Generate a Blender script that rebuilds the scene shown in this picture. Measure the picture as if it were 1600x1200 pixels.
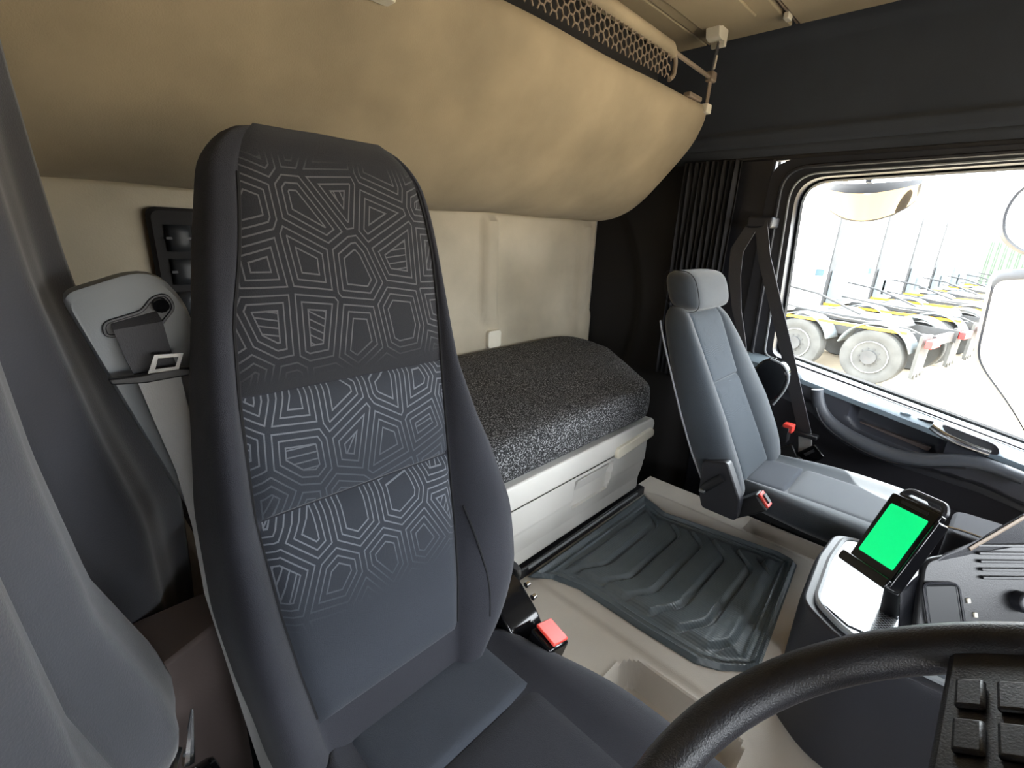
import bpy, bmesh, math, random
from mathutils import Vector, Matrix
random.seed(7)
for o in list(bpy.data.objects): bpy.data.objects.remove(o)
SC = bpy.context.scene
COL = SC.collection
# ------------------------------------------------------------------ camera, sky, sun, exposure
cd = bpy.data.cameras.new('camera'); cam = bpy.data.objects.new('camera', cd); COL.objects.link(cam)
cd.sensor_width = 36.0; cd.lens = 16.54; cd.clip_start = 0.02; cd.clip_end = 500
right = Vector((0.69859, -0.71440, 0.04002)); down = Vector((-0.19223, -0.24126, -0.95123)); fwd = Vector((0.68921, 0.65683, -0.30587))
M4 = Matrix.Identity(4)
for i in range(3):
    M4[i][0] = right[i]; M4[i][1] = -down[i]; M4[i][2] = -fwd[i]
M4[2][3] = 1.30
cam.matrix_world = M4
SC.camera = cam
W = bpy.data.worlds.new('sky'); SC.world = W; W.use_nodes = True
W.node_tree.nodes['Background'].inputs[0].default_value = (0.90, 0.95, 1.0, 1)
W.node_tree.nodes['Background'].inputs[1].default_value = 6.0
def lamp(name, typ, loc, energy, color=(1, 1, 1), **k):
    d = bpy.data.lights.new(name, typ); d.energy = energy; d.color = color
    o = bpy.data.objects.new(name, d); COL.objects.link(o); o.location = loc
    for a, b in k.items(): setattr(d, a, b)
    return o
sun = lamp('sun', 'SUN', (0, 0, 20), 12.0, (1.0, 0.96, 0.9), angle=0.01)
sun.rotation_euler = Vector((0.47, 0.42, 0.80)).to_track_quat('Z', 'Y').to_euler()
def portal(loc, direction, sx, sy):
    o = lamp('sky_portal', 'AREA', loc, 1.0, shape='RECTANGLE', size=sx, size_y=sy)
    o.data.cycles.is_portal = True
    o.rotation_euler = Vector(direction).to_track_quat('-Z', 'Z').to_euler()
portal((2.16, -0.20, 1.10), (-1, 0, 0), 1.65, 0.95)
portal((-0.17, -0.385, 0.93), (1, 0, 0), 1.13, 0.26)
portal((1.0, -1.22, 1.22), (0, 1, 0), 2.1, 0.60)
SC.view_settings.view_transform = 'Standard'; SC.view_settings.look = 'None'
SC.view_settings.gamma = 1.0; SC.view_settings.use_curve_mapping = False
SC.view_settings.exposure = 1.65

# ------------------------------------------------------------------ materials
def lin(c): return tuple((x / 12.92 if x <= 0.04045 else ((x + 0.055) / 1.055) ** 2.4) for x in c)
def rgb(r, g, b): return lin((r / 255, g / 255, b / 255))
def mat(name, col, rough=0.6, bump=0.0, bscale=200, var=0.0, vscale=6, sheen=0.0, metal=0.0, spec=0.5, emit=None, coat=0.0, bstretch=None):
    m = bpy.data.materials.new(name); m.use_nodes = True
    n = m.node_tree.nodes; l = m.node_tree.links; b = n['Principled BSDF']
    b.inputs['Base Color'].default_value = (*col, 1); b.inputs['Roughness'].default_value = rough
    b.inputs['Metallic'].default_value = metal; b.inputs['Specular IOR Level'].default_value = spec
    b.inputs['Sheen Weight'].default_value = sheen; b.inputs['Sheen Roughness'].default_value = 0.5
    b.inputs['Coat Weight'].default_value = coat
    tc = n.new('ShaderNodeTexCoord')
    if var:
        t = n.new('ShaderNodeTexNoise'); t.inputs['Scale'].default_value = vscale; t.inputs['Detail'].default_value = 6
        l.new(tc.outputs['Object'], t.inputs['Vector'])
        r = n.new('ShaderNodeMapRange'); l.new(t.outputs['Fac'], r.inputs['Value'])
        r.inputs['From Min'].default_value = 0.3; r.inputs['From Max'].default_value = 0.7
        r.inputs['To Min'].default_value = 1 - var; r.inputs['To Max'].default_value = 1 + var
        mx = n.new('ShaderNodeVectorMath'); mx.operation = 'SCALE'; mx.inputs[0].default_value = col
        l.new(r.outputs[0], mx.inputs['Scale']); l.new(mx.outputs[0], b.inputs['Base Color'])
    if bump:
        t = n.new('ShaderNodeTexNoise'); t.inputs['Scale'].default_value = bscale; t.inputs['Detail'].default_value = 3
        if bstretch:
            mp = n.new('ShaderNodeMapping'); mp.inputs['Scale'].default_value = bstretch
            l.new(tc.outputs['Object'], mp.inputs['Vector']); l.new(mp.outputs[0], t.inputs['Vector'])
        else: l.new(tc.outputs['Object'], t.inputs['Vector'])
        bp = n.new('ShaderNodeBump'); bp.inputs['Strength'].default_value = bump; bp.inputs['Distance'].default_value = 0.002
        l.new(t.outputs['Fac'], bp.inputs['Height']); l.new(bp.outputs[0], b.inputs['Normal'])
    if emit:
        b.inputs['Emission Color'].default_value = (*emit[0], 1); b.inputs['Emission Strength'].default_value = emit[1]
    return m
M = {}
M['tan'] = mat('tan_fabric', rgb(152, 138, 114), 0.95, 0.25, 350, 0.24, 3.4, sheen=0.05)
M['tan_wall'] = mat('beige_wall_lining', rgb(176, 166, 146), 0.95, 0.2, 300, 0.2, 3.0)
M['ceil'] = mat('ceiling_lining', rgb(164, 150, 124), 0.95, 0.2, 300, 0.08, 4.0)
M['beige_plastic'] = mat('beige_plastic', rgb(202, 199, 193), 0.5, 0.12, 500, 0.04, 5)
M['tunnel'] = mat('tunnel_plastic', rgb(190, 182, 171), 0.55, 0.15, 400, 0.10, 4.5)
M['pale'] = mat('pale_plastic', rgb(225, 218, 200), 0.45)
M['taupe'] = mat('taupe_plastic', rgb(135, 120, 105), 0.5)
M['taupe_dark'] = mat('taupe_trim', rgb(104, 92, 88), 0.6, 0.1, 300, 0.06, 5)
M['dark_wall'] = mat('dark_grey_lining', rgb(52, 58, 68), 0.95, 0.25, 350, 0.12, 4, sheen=0.1)
M['rear_dark'] = mat('black_side_trim', rgb(26, 24, 24), 0.85, 0.1, 300, 0.15, 3)
M['curtain'] = mat('grey_curtain_cloth', rgb(64, 65, 71), 0.9, 0.25, 500, 0.06, 3, sheen=0.3)
M['curtain_dark'] = mat('dark_curtain_cloth', rgb(34, 34, 38), 0.9, 0.2, 500, 0.1, 5)
M['fabric'] = mat('charcoal_seat_cloth', rgb(44, 45, 52), 0.9, 0.45, 900, 0.06, 14, sheen=0.12, spec=0.3)
M['fabric_light'] = mat('slate_seat_cloth', rgb(60, 65, 74), 0.9, 0.45, 900, 0.05, 14, sheen=0.12, spec=0.3)
M['fabric_blue'] = mat('blue_grey_seat_cloth', rgb(48, 56, 64), 0.85, 0.45, 800, 0.05, 14, sheen=0.35)
M['seam'] = mat('black_seam', rgb(22, 22, 26), 0.9)
M['piping'] = mat('grey_piping', rgb(150, 152, 158), 0.6)
M['black'] = mat('black_plastic', rgb(24, 24, 27), 0.4, 0.15, 500)
M['gloss'] = mat('gloss_black_plastic', rgb(14, 14, 16), 0.12)
M['satin'] = mat('charcoal_plastic', rgb(38, 39, 45), 0.4, 0.2, 600, 0.05, 9)
M['dash'] = mat('dash_plastic', rgb(28, 29, 35), 0.42, 0.25, 700)
M['door'] = mat('door_plastic', rgb(62, 64, 72), 0.45, 0.25, 600, 0.06, 7)
M['doorlow'] = mat('door_lower_lining', rgb(36, 36, 43), 0.85, 0.2, 500)
M['armrest'] = mat('armrest_plastic', rgb(84, 88, 95), 0.42, 0.2, 600, 0.05, 9)
M['sill'] = mat('door_sill_plastic', rgb(124, 138, 148), 0.38, 0.2, 600)
M['grey'] = mat('light_grey_plastic', rgb(136, 140, 143), 0.5, 0.1, 500)
M['webbing'] = mat('seatbelt_webbing', rgb(62, 62, 66), 0.6, 0.5, 900, bstretch=(1, 1, 0.2))
M['webbing_light'] = mat('pale_grey_webbing', rgb(168, 168, 166), 0.6, 0.5, 900, bstretch=(1, 1, 0.2))  # lighter grey for the lower belt lengths
M['chrome'] = mat('bright_metal', rgb(215, 215, 215), 0.18, metal=1.0)
M['steel'] = mat('brushed_steel', rgb(150, 155, 160), 0.32, metal=1.0)
M['red'] = mat('red_release_button', rgb(225, 70, 60), 0.35, emit=None)
M['rim'] = mat('steering_leather', rgb(30, 30, 34), 0.38, 0.35, 600)
M['rubber'] = mat('black_rubber', rgb(30, 32, 35), 0.55)
M['white'] = mat('white_truck_paint', rgb(238, 240, 242), 0.35)
M['glass_dark'] = mat('dark_truck_glass', rgb(70, 90, 98), 0.1)
M['tyre'] = mat('dusty_tyre', rgb(70, 70, 68), 0.9, 0.2, 60, 0.2, 4)
M['frame'] = mat('chassis_steel', rgb(58, 58, 58), 0.7, 0, 0, 0.3, 3)
M['rimmetal'] = mat('painted_wheel_rim', rgb(185, 185, 180), 0.5, 0, 0, 0.15, 6)
M['yellow'] = mat('yellow_reflective_strip', rgb(235, 180, 30), 0.5)
M['tail'] = mat('red_tail_lamp', rgb(220, 40, 40), 0.4)
M['fender'] = mat('grey_mudguard', rgb(105, 112, 115), 0.6)
M['mirror_tan_reflection'] = mat('tan_reflection_mirror_glass', (0.30, 0.26, 0.20), 0.03, metal=1.0)  # tan of the reflected ground put into the mirror colour
M['mirror'] = mat('mirror_glass', (0.95, 0.95, 0.95), 0.02, metal=1.0)
M['fence'] = mat('green_steel_sheet', rgb(120, 135, 120), 0.6, 0, 0, 0.1, 2)
M['bark'] = mat('bare_twig_bark', rgb(120, 100, 75), 0.9)
M['screen'] = mat('green_screen', rgb(0, 200, 110), 0.35, emit=(rgb(0, 215, 120), 0.35))
M['glare'] = mat('white_glare', rgb(230, 230, 232), 0.6)
M['ground'] = mat('sandy_yard_ground', rgb(160, 146, 124), 0.95, 0.5, 5, 0.12, 0.6)
M['tray'] = mat('pale_glossy_tray', rgb(104, 110, 116), 0.24, spec=0.9, coat=0.6)
M['line'] = mat('black_decal', rgb(60, 62, 66), 0.5)

def carbon():
    m = mat('carbon_weave', rgb(60, 62, 66), 0.25, spec=0.8, coat=0.5); n = m.node_tree.nodes; l = m.node_tree.links
    t = n.new('ShaderNodeTexCoord'); c = n.new('ShaderNodeTexChecker'); c.inputs['Scale'].default_value = 260
    c.inputs['Color1'].default_value = (0.02, 0.02, 0.02, 1); c.inputs['Color2'].default_value = (0.25, 0.26, 0.28, 1)
    l.new(t.outputs['Object'], c.inputs['Vector']); l.new(c.outputs[0], n['Principled BSDF'].inputs['Base Color']); return m
M['carbon'] = carbon()
def glassmat():
    m = bpy.data.materials.new('window_glass'); m.use_nodes = True; n = m.node_tree.nodes; l = m.node_tree.links; n.clear()
    o = n.new('ShaderNodeOutputMaterial'); t = n.new('ShaderNodeBsdfTransparent'); g = n.new('ShaderNodeBsdfGlossy')
    t.inputs[0].default_value = (0.93, 0.96, 0.96, 1); g.inputs['Roughness'].default_value = 0.0
    f = n.new('ShaderNodeFresnel'); ge = n.new('ShaderNodeNewGeometry'); mr = n.new('ShaderNodeMapRange'); mr.inputs['To Min'].default_value = 1.3; mr.inputs['To Max'].default_value = 1 / 1.3; l.new(ge.outputs['Backfacing'], mr.inputs['Value']); l.new(mr.outputs[0], f.inputs[0]); x = n.new('ShaderNodeMixShader')
    l.new(f.outputs[0], x.inputs[0]); l.new(t.outputs[0], x.inputs[1]); l.new(g.outputs[0], x.inputs[2]); l.new(x.outputs[0], o.inputs[0]); return m
M['glass'] = glassmat()
def speckle():
    m = mat('speckled_mattress_cover', (0.03, 0.03, 0.035), 0.9); n = m.node_tree.nodes; l = m.node_tree.links; b = n['Principled BSDF']
    tc = n.new('ShaderNodeTexCoord'); t = n.new('ShaderNodeTexNoise'); t.inputs['Scale'].default_value = 260; t.inputs['Detail'].default_value = 2
    l.new(tc.outputs['Object'], t.inputs['Vector'])
    r = n.new('ShaderNodeValToRGB'); r.color_ramp.elements[0].position = 0.50; r.color_ramp.elements[0].color = (0.006, 0.006, 0.007, 1)
    r.color_ramp.elements[1].position = 0.66; r.color_ramp.elements[1].color = (0.30, 0.30, 0.31, 1)
    l.new(t.outputs['Fac'], r.inputs[0]); l.new(r.outputs[0], b.inputs['Base Color'])
    bp = n.new('ShaderNodeBump'); bp.inputs['Strength'].default_value = 0.6; bp.inputs['Distance'].default_value = 0.003
    l.new(t.outputs['Fac'], bp.inputs['Height']); l.new(bp.outputs[0], b.inputs['Normal']); return m
M['speckle'] = speckle()
def patterned(name, col, linecol, scale, strength=1.0):
    """seat cloth woven with nested polygon lines; a vertex attribute 'fade' says where the weave shows"""
    m = mat(name, col, 0.9, 0.45, 900, 0.0, 14, sheen=0.12, spec=0.3); n = m.node_tree.nodes; l = m.node_tree.links; b = n['Principled BSDF']
    tc = n.new('ShaderNodeTexCoord'); mp = n.new('ShaderNodeMapping'); mp.inputs['Rotation'].default_value = (math.radians(90), 0, 0)
    mp.inputs['Scale'].default_value = (1.0, 0.0, 0.85)
    l.new(tc.outputs['Object'], mp.inputs['Vector'])
    sp = n.new('ShaderNodeSeparateXYZ'); l.new(tc.outputs['Object'], sp.inputs[0])
    cb = n.new('ShaderNodeCombineXYZ'); l.new(sp.outputs['X'], cb.inputs['X'])
    zz = n.new('ShaderNodeMath'); zz.operation = 'MULTIPLY'; zz.inputs[1].default_value = 0.82; l.new(sp.outputs['Z'], zz.inputs[0]); l.new(zz.outputs[0], cb.inputs['Y'])
    v = n.new('ShaderNodeTexVoronoi'); v.voronoi_dimensions = '2D'; v.feature = 'DISTANCE_TO_EDGE'; v.inputs['Scale'].default_value = scale; v.inputs['Randomness'].default_value = 0.72
    l.new(cb.outputs[0], v.inputs['Vector'])
    c = n.new('ShaderNodeTexVoronoi'); c.voronoi_dimensions = '2D'; c.inputs['Scale'].default_value = scale; c.inputs['Randomness'].default_value = 0.72
    l.new(cb.outputs[0], c.inputs['Vector'])
    sc = n.new('ShaderNodeSeparateColor'); l.new(c.outputs['Color'], sc.inputs[0])
    def mth(op, a, b2=None, c2=None):
        x = n.new('ShaderNodeMath'); x.operation = op
        for i, q in enumerate((a, b2, c2)):
            if q is None: continue
            if isinstance(q, (int, float)): x.inputs[i].default_value = q
            else: l.new(q, x.inputs[i])
        return x.outputs[0]
    k = mth('ADD', mth('MULTIPLY', v.outputs['Distance'], 8.6), -0.55)
    fr = mth('ABSOLUTE', mth('SUBTRACT', mth('FRACT', k), 0.5))
    ln = mth('GREATER_THAN', fr, 0.385)
    ln = mth('MULTIPLY', ln, mth('LESS_THAN', k, 2.6))
    ln = mth('MULTIPLY', ln, mth('GREATER_THAN', k, -0.2))
    # hatching inside the middle of each polygon, its direction taken from the cell colour
    ang = mth('MULTIPLY', sc.outputs[0], 3.14)
    px = mth('MULTIPLY', sp.outputs['X'], mth('COSINE', ang)); pz = mth('MULTIPLY', sp.outputs['Z'], mth('SINE', ang))
    hp = mth('FRACT', mth('MULTIPLY', mth('ADD', px, pz), scale * 7.0))
    ht = mth('MULTIPLY', mth('GREATER_THAN', mth('ABSOLUTE', mth('SUBTRACT', hp, 0.5)), 0.40), mth('GREATER_THAN', k, 2.0))
    ht = mth('MULTIPLY', ht, mth('GREATER_THAN', sc.outputs[1], 0.45))
    ln = mth('MAXIMUM', ln, ht)
    at = n.new('ShaderNodeAttribute'); at.attribute_name = 'fade'
    f = mth('MULTIPLY', mth('MULTIPLY', ln, at.outputs['Fac']), strength)
    mx = n.new('ShaderNodeMix'); mx.data_type = 'RGBA'; l.new(f, mx.inputs[0]); mx.inputs[6].default_value = (*col, 1); mx.inputs[7].default_value = (*linecol, 1)
    l.new(mx.outputs[2], b.inputs['Base Color']); return m
M['pattern'] = patterned('woven_pattern_seat_cloth', rgb(42, 43, 48), rgb(96, 96, 100), 15)
M['pattern_lit'] = patterned('woven_pattern_lit_cloth', rgb(52, 56, 64), rgb(118, 122, 130), 15)  # same cloth coloured lighter and bluer for windscreen light on the lower panels
M['pattern_soft'] = patterned('faint_woven_pattern_cloth', rgb(52, 60, 68), rgb(80, 88, 98), 26, 0.8)

def rubbergrid():
    m = mat('ribbed_rubber_mat', rgb(58, 66, 72), 0.36, spec=0.6); n = m.node_tree.nodes; l = m.node_tree.links; b = n['Principled BSDF']
    tc = n.new('ShaderNodeTexCoord'); w = n.new('ShaderNodeTexWave'); w.wave_type = 'BANDS'; w.bands_direction = 'X'; w.inputs['Scale'].default_value = 42
    w2 = n.new('ShaderNodeTexWave'); w2.bands_direction = 'Y'; w2.inputs['Scale'].default_value = 14
    l.new(tc.outputs['Object'], w.inputs['Vector']); l.new(tc.outputs['Object'], w2.inputs['Vector'])
    a = n.new('ShaderNodeMath'); a.operation = 'ADD'; l.new(w.outputs['Fac'], a.inputs[0]); l.new(w2.outputs['Fac'], a.inputs[1])
    bp = n.new('ShaderNodeBump'); bp.inputs['Strength'].default_value = 0.25; bp.inputs['Distance'].default_value = 0.002
    l.new(a.outputs[0], bp.inputs['Height']); l.new(bp.outputs[0], b.inputs['Normal'])
    t = n.new('ShaderNodeTexNoise'); t.inputs['Scale'].default_value = 9; t.inputs['Detail'].default_value = 7; l.new(tc.outputs['Object'], t.inputs['Vector'])
    r = n.new('ShaderNodeMapRange'); r.inputs['From Min'].default_value = 0.35; r.inputs['From Max'].default_value = 0.7; r.inputs['To Min'].default_value = 0.33; r.inputs['To Max'].default_value = 0.40
    l.new(t.outputs['Fac'], r.inputs['Value']); l.new(r.outputs[0], b.inputs['Roughness'])
    mx = n.new('ShaderNodeMix'); mx.data_type = 'RGBA'; mx.inputs[6].default_value = (*rgb(78, 87, 93), 1); mx.inputs[7].default_value = (*rgb(106, 117, 123), 1)
    l.new(t.outputs['Fac'], mx.inputs[0]); l.new(mx.outputs[2], b.inputs['Base Color']); return m
M['mat'] = rubbergrid()

# ------------------------------------------------------------------ mesh helpers
LOC = {}
def smooth01(t): t = max(0.0, min(1.0, t)); return t * t * (3 - 2 * t)
def lerp(a, b, t): return a + (b - a) * t
def interp(x, tab):
    if x <= tab[0][0]: return tab[0][1]
    for (a, va), (b, vb) in zip(tab, tab[1:]):
        if x <= b: return va + (vb - va) * (x - a) / (b - a)
    return tab[-1][1]
class MB:
    def __init__(s): s.v = []; s.f = []
    def add(s, vs, fs):
        k = len(s.v); s.v += [tuple(v) for v in vs]; s.f += [tuple(i + k for i in f) for f in fs]; return s
    def box(s, a, b):
        (x0, y0, z0), (x1, y1, z1) = a, b
        x0, x1 = sorted((x0, x1)); y0, y1 = sorted((y0, y1)); z0, z1 = sorted((z0, z1))
        return s.add([(x0, y0, z0), (x1, y0, z0), (x1, y1, z0), (x0, y1, z0), (x0, y0, z1), (x1, y0, z1), (x1, y1, z1), (x0, y1, z1)],
                     [(0, 3, 2, 1), (4, 5, 6, 7), (0, 1, 5, 4), (1, 2, 6, 5), (2, 3, 7, 6), (3, 0, 4, 7)])
    def prism(s, pts, d):
        n = len(pts); d = Vector(d)
        vs = [Vector(p) for p in pts]; vs += [p + d for p in vs]
        return s.add(vs, [tuple(range(n))[::-1], tuple(range(n, 2 * n))] + [(i, (i + 1) % n, n + (i + 1) % n, n + i) for i in range(n)])
    def loft(s, rings, caps=True, closed=True):
        n = len(rings[0]); vs = [p for r in rings for p in r]; fs = []
        for i in range(len(rings) - 1):
            for j in range(n if closed else n - 1):
                k = (j + 1) % n
                fs.append((i * n + j, i * n + k, (i + 1) * n + k, (i + 1) * n + j))
        if caps: fs.append(tuple(range(n))[::-1]); fs.append(tuple(range((len(rings) - 1) * n, len(rings) * n)))
        return s.add(vs, fs)
    def grid(s, fn, nu, nv, wrap=False):
        vs = [fn(i / nu, j / nv) for j in range(nv + 1) for i in range(nu + 1)]
        return s.add(vs, [(j * (nu + 1) + i, j * (nu + 1) + i + 1, (j + 1) * (nu + 1) + i + 1, (j + 1) * (nu + 1) + i) for j in range(nv) for i in range(nu)])
    def tube(s, pts, r, n=8, closed=False, flat=None):
        P = [Vector(p) for p in pts]; rings = []; m = len(P)
        ref = None
        for i, p in enumerate(P):
            if closed: t = P[(i + 1) % m] - P[i - 1]
            else: t = P[min(i + 1, m - 1)] - P[max(i - 1, 0)]
            t.normalize()
            if ref is None:
                ref = Vector((0, 0, 1)) if abs(t.z) < 0.9 else Vector((1, 0, 0))
                if flat: ref = Vector(flat[2])
            a = (ref - t * ref.dot(t)).normalized(); bb = t.cross(a)
            if not flat: ref = a
            rr = r[i] if isinstance(r, (list, tuple)) else r
            fa, fb = (flat[0], flat[1]) if flat else (1, 1)
            rings.append([p + a * (math.cos(q) * rr * fa) + bb * (math.sin(q) * rr * fb) for q in (2 * math.pi * j / n for j in range(n))])
        if closed: rings.append(rings[0])
        return s.loft(rings, caps=not closed)
    def cyl(s, a, b, r, n=20, r2=None): return s.tube([a, b], [r, r if r2 is None else r2], n)
    def build(s, name, m, parent=None, bevel=0, seg=2, sub=0, smooth=True, solid=0, kind=None, label=None, cat=None, group=None, fade=None, ang=35):
        me = bpy.data.meshes.new(name)
        off = LOC.get(parent.name, Vector((0, 0, 0))) if parent else Vector((0, 0, 0))
        me.from_pydata([tuple(Vector(v) - off) for v in s.v], [], s.f); me.validate()
        bm = bmesh.new(); bm.from_mesh(me); bmesh.ops.remove_doubles(bm, verts=bm.verts, dist=1e-6)
        if not fade: bmesh.ops.recalc_face_normals(bm, faces=bm.faces)
        bm.to_mesh(me); bm.free()
        if isinstance(m, str): m = M[m]
        me.materials.append(m)
        if fade:
            at = me.attributes.new('fade', 'FLOAT', 'POINT')
            for i, v in enumerate(me.vertices): at.data[i].value = fade(v.co + off)
        o = bpy.data.objects.new(name, me); COL.objects.link(o)
        if parent: o.parent = parent; LOC[o.name] = off
        else: LOC[o.name] = Vector((0, 0, 0))
        if solid:
            q = o.modifiers.new('solid', 'SOLIDIFY'); q.thickness = solid; q.offset = 0
        if bevel:
            q = o.modifiers.new('bevel', 'BEVEL'); q.width = bevel; q.segments = seg; q.limit_method = 'ANGLE'; q.angle_limit = math.radians(ang)
        if sub:
            q = o.modifiers.new('sub', 'SUBSURF'); q.levels = sub; q.render_levels = sub
        if smooth:
            for p in me.polygons: p.use_smooth = True
            if not sub: me.set_sharp_from_angle(angle=math.radians(40))
        if kind: o['kind'] = kind
        if label: o['label'] = label
        if cat: o['category'] = cat
        if group: o['group'] = group
        return o
def thing(name, label, cat, loc=(0, 0, 0), group=None, kind=None):
    o = bpy.data.objects.new(name, None); COL.objects.link(o); o.location = loc; LOC[o.name] = Vector(loc); o.empty_display_size = 0.05
    if kind: o['kind'] = kind
    o['label'] = label
    if cat: o['category'] = cat
    if group: o['group'] = group
    return o
def rrect(w, h, r, n=6, cx=0, cy=0):
    out = []
    for sx, sy, a0 in ((1, 1, 0), (-1, 1, 90), (-1, -1, 180), (1, -1, 270)):
        for i in range(n + 1):
            a = math.radians(a0 + 90 * i / n)
            out.append((cx + sx * (w / 2 - r) + r * math.cos(a), cy + sy * (h / 2 - r) + r * math.sin(a)))
    return out
def roundpoly(pts, rad, n=6):
    """2D polygon with rounded corners; rad one number or one per corner"""
    out = []; m = len(pts)
    for i in range(m):
        p0, p, p1 = Vector(pts[i - 1]), Vector(pts[i]), Vector(pts[(i + 1) % m]); r = rad[i] if isinstance(rad, (list, tuple)) else rad
        a = (p0 - p); b = (p1 - p); ra = min(r, a.length * .49); rb = min(r, b.length * .49)
        A = p + a.normalized() * ra; B = p + b.normalized() * rb
        for k in range(n + 1):
            t = k / n; out.append(tuple((A * (1 - t) + p * t) * (1 - t) + (p * (1 - t) + B * t) * t))
    return out
def strap(pts, w, side, th=0.0015):
    """flat webbing along pts, w the width (number or list), side the direction across it"""
    P = [Vector(p) for p in pts]; rings = []
    for i, p in enumerate(P):
        t = (P[min(i + 1, len(P) - 1)] - P[max(i - 1, 0)]).normalized()
        s = Vector(side[i] if isinstance(side, list) else side); s = (s - t * s.dot(t)).normalized(); nn = t.cross(s)
        ww = (w[i] if isinstance(w, list) else w) / 2
        rings.append([p - s * ww - nn * th, p + s * ww - nn * th, p + s * ww + nn * th, p - s * ww + nn * th])
    return MB().loft(rings)

# ------------------------------------------------------------------ the cab shell
XL, XR, YB, YF, ZT = -0.16, 2.10, 1.46, -1.20, 2.045
MB().box((XL - .1, YF - .3, -0.06), (XR + .05, YB + .1, 0.0)).build('floor', 'rear_dark', kind='structure', smooth=False, label='dark cab floor below the seats')
# back wall: beige lining with shallow pressed ribs
def backwall(u, v):
    x = lerp(XL, XR, u); z = lerp(0.0, ZT, v); d = 0.0
    for cx, w in ((1.36, 0.055), (2.0, 0.06), (0.75, 0.05)):
        d += 0.026 * (1 - smooth01((abs(x - cx - 0.03 * smooth01((1.0 - z) / .12)) - w * .35) / (w * .65))) * smooth01((z - .90) / .05)
    d += 0.012 * (1 - smooth01((z - .90) / .03))
    d *= smooth01((1.365 - z) / .03)
    return (x, YB - d, z)
MB().grid(backwall, 180, 110).build('wall_back', 'tan_wall', kind='structure', solid=0.01, label='beige lined back wall of the sleeper cab with shallow ribs')
# ceiling: lining panels with open seams
CE = MB().box((XL, YF, ZT + .012), (XR, YB, ZT + .04)).build('ceiling', 'rear_dark', kind='structure', smooth=False, label='tan panelled cab ceiling')
for (x0, x1, y0, y1) in ((XL, XR, 1.003, YB), (XL, XR, .697, .997), (XL, XR, -.25, .672), (XL, XR, YF, -.256)):
    MB().box((x0, y0, ZT - .004), (x1, y1, ZT + .016)).build('ceiling_panel', 'ceil', CE, bevel=0.004)
MB().box((XL, .676, ZT - .002), (XR, .684, ZT + .014)).build('ceiling_groove_rail', 'taupe', CE, bevel=.003)
MB().box((1.2, .76, ZT - .012), (1.93, .95, ZT - .003)).build('ceiling_hatch', 'ceil', CE, bevel=0.006, label='shallow raised rectangle in the ceiling panel')
MB().prism([(1.975, .672, ZT - .02), (2.015, .672, ZT - .02), (2.015, .69, ZT - .02), (1.975, .69, ZT - .02)], (0, 0, .02)).build('rail_end_clip', 'pale', CE, bevel=.003)
# right side wall: above the door, behind the window, and the rest
WR = MB()
def side_upper(u, v):
    y = lerp(YF, YB, u); z = lerp(1.60, ZT + .02, v)
    d = 0.0
    d += 0.022 * smooth01((1.722 - z) / .02)             # ledge below the lining
    d += 0.006 * (1 - smooth01(abs(z - 1.655) / .006)) * -1
    d += 0.010 * smooth01((z - (1.98)) / .05)
    return (XR + .02 - d, y, z)
WR.grid(side_upper, 60, 60)
def side_rear(u, v):
    y = lerp(.72, YB, u); z = lerp(0.0, 1.60, v)
    r = math.hypot((y - 1.62) / .55, (z - .95) / .75); d = .03 * smooth01((r - .78) / .10) * smooth01((y - .85) / .1)
    return (XR + .01 - d, y, z)
wr = WR.build('wall_right', 'dark_wall', kind='structure', label='dark grey lined side wall above the passenger door')
MB().grid(side_rear, 50, 70).build('rear_side_trim', 'rear_dark', wr)
MB().box((XR - .006, YF, 1.600), (XR + .03, .98, 1.618)).build('header_lip', 'dash', wr, bevel=.004)
# window in the passenger door
WIN = [(.575, 1.535), (.535, .868), (-.23, .722), (-1.02, .545), (-1.02, 1.49), (-.30, 1.562)]
OUT = [(.665, 1.60), (.665, .84), (-.23, .690), (-1.20, .48), (-1.20, 1.60), (-.30, 1.60)]
wi = roundpoly(WIN, [.10, .03, .3, .05, .08, .3], 8); wo = roundpoly(OUT, [.08, .03, .3, .05, .05, .3], 8)
def ring2(a, xa, b, xb): return [[(xa, y, z) for y, z in a], [(xb, y, z) for y, z in b]]
fr = MB().loft(ring2(wo, XR - .02, wi, XR - .005) + ring2(wi, XR + .06, wi, XR + .06)[:1], caps=False)
w1 = fr.build('window_1', 'dash', kind='structure', label='passenger door window with black surround looking out on the yard')
wm = [(lerp(a[0], b[0], .45), lerp(a[1], b[1], .45)) for a, b in zip(wo, wi)]
MB().tube([(XR - .020, y, z) for y, z in wm], .007, 6, closed=True).build('window_seal', 'satin', w1)
wm = [(lerp(a[0], b[0], .80), lerp(a[1], b[1], .80)) for a, b in zip(wo, wi)]
MB().tube([(XR - .012, y, z) for y, z in wm], .004, 6, closed=True).build('window_seal', 'grey', w1)
wg = roundpoly([(y, z) for y, z in WIN], [.10, .03, .3, .05, .08, .3], 8)
MB().add([(XR + .045, y, z) for y, z in wg], [tuple(range(len(wg)))]).build('glass_pane', 'glass', w1, smooth=False)
wi2 = [((y - .0) * .985 + .0, z * .99 + .011) for y, z in wi]
MB().loft(ring2(wi, XR + .058, wi2, XR + .052) , caps=False).build('pane_edge', 'rubber', w1)
# grey band of the frame, lit from outside, along the top and rear of the opening
MB().tube([(XR + .075, y, z) for y, z in wi], .012, 6, closed=True).build('outer_weatherstrip', 'rubber', w1)
# pillar between window and rear trim
pb = MB(); pb.box((XR - .012, .66, .0), (XR + .03, .80, 1.61)); pb.build('trim_1', 'dash', kind='structure', bevel=.01, label='dark pillar trim behind the passenger window')
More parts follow.
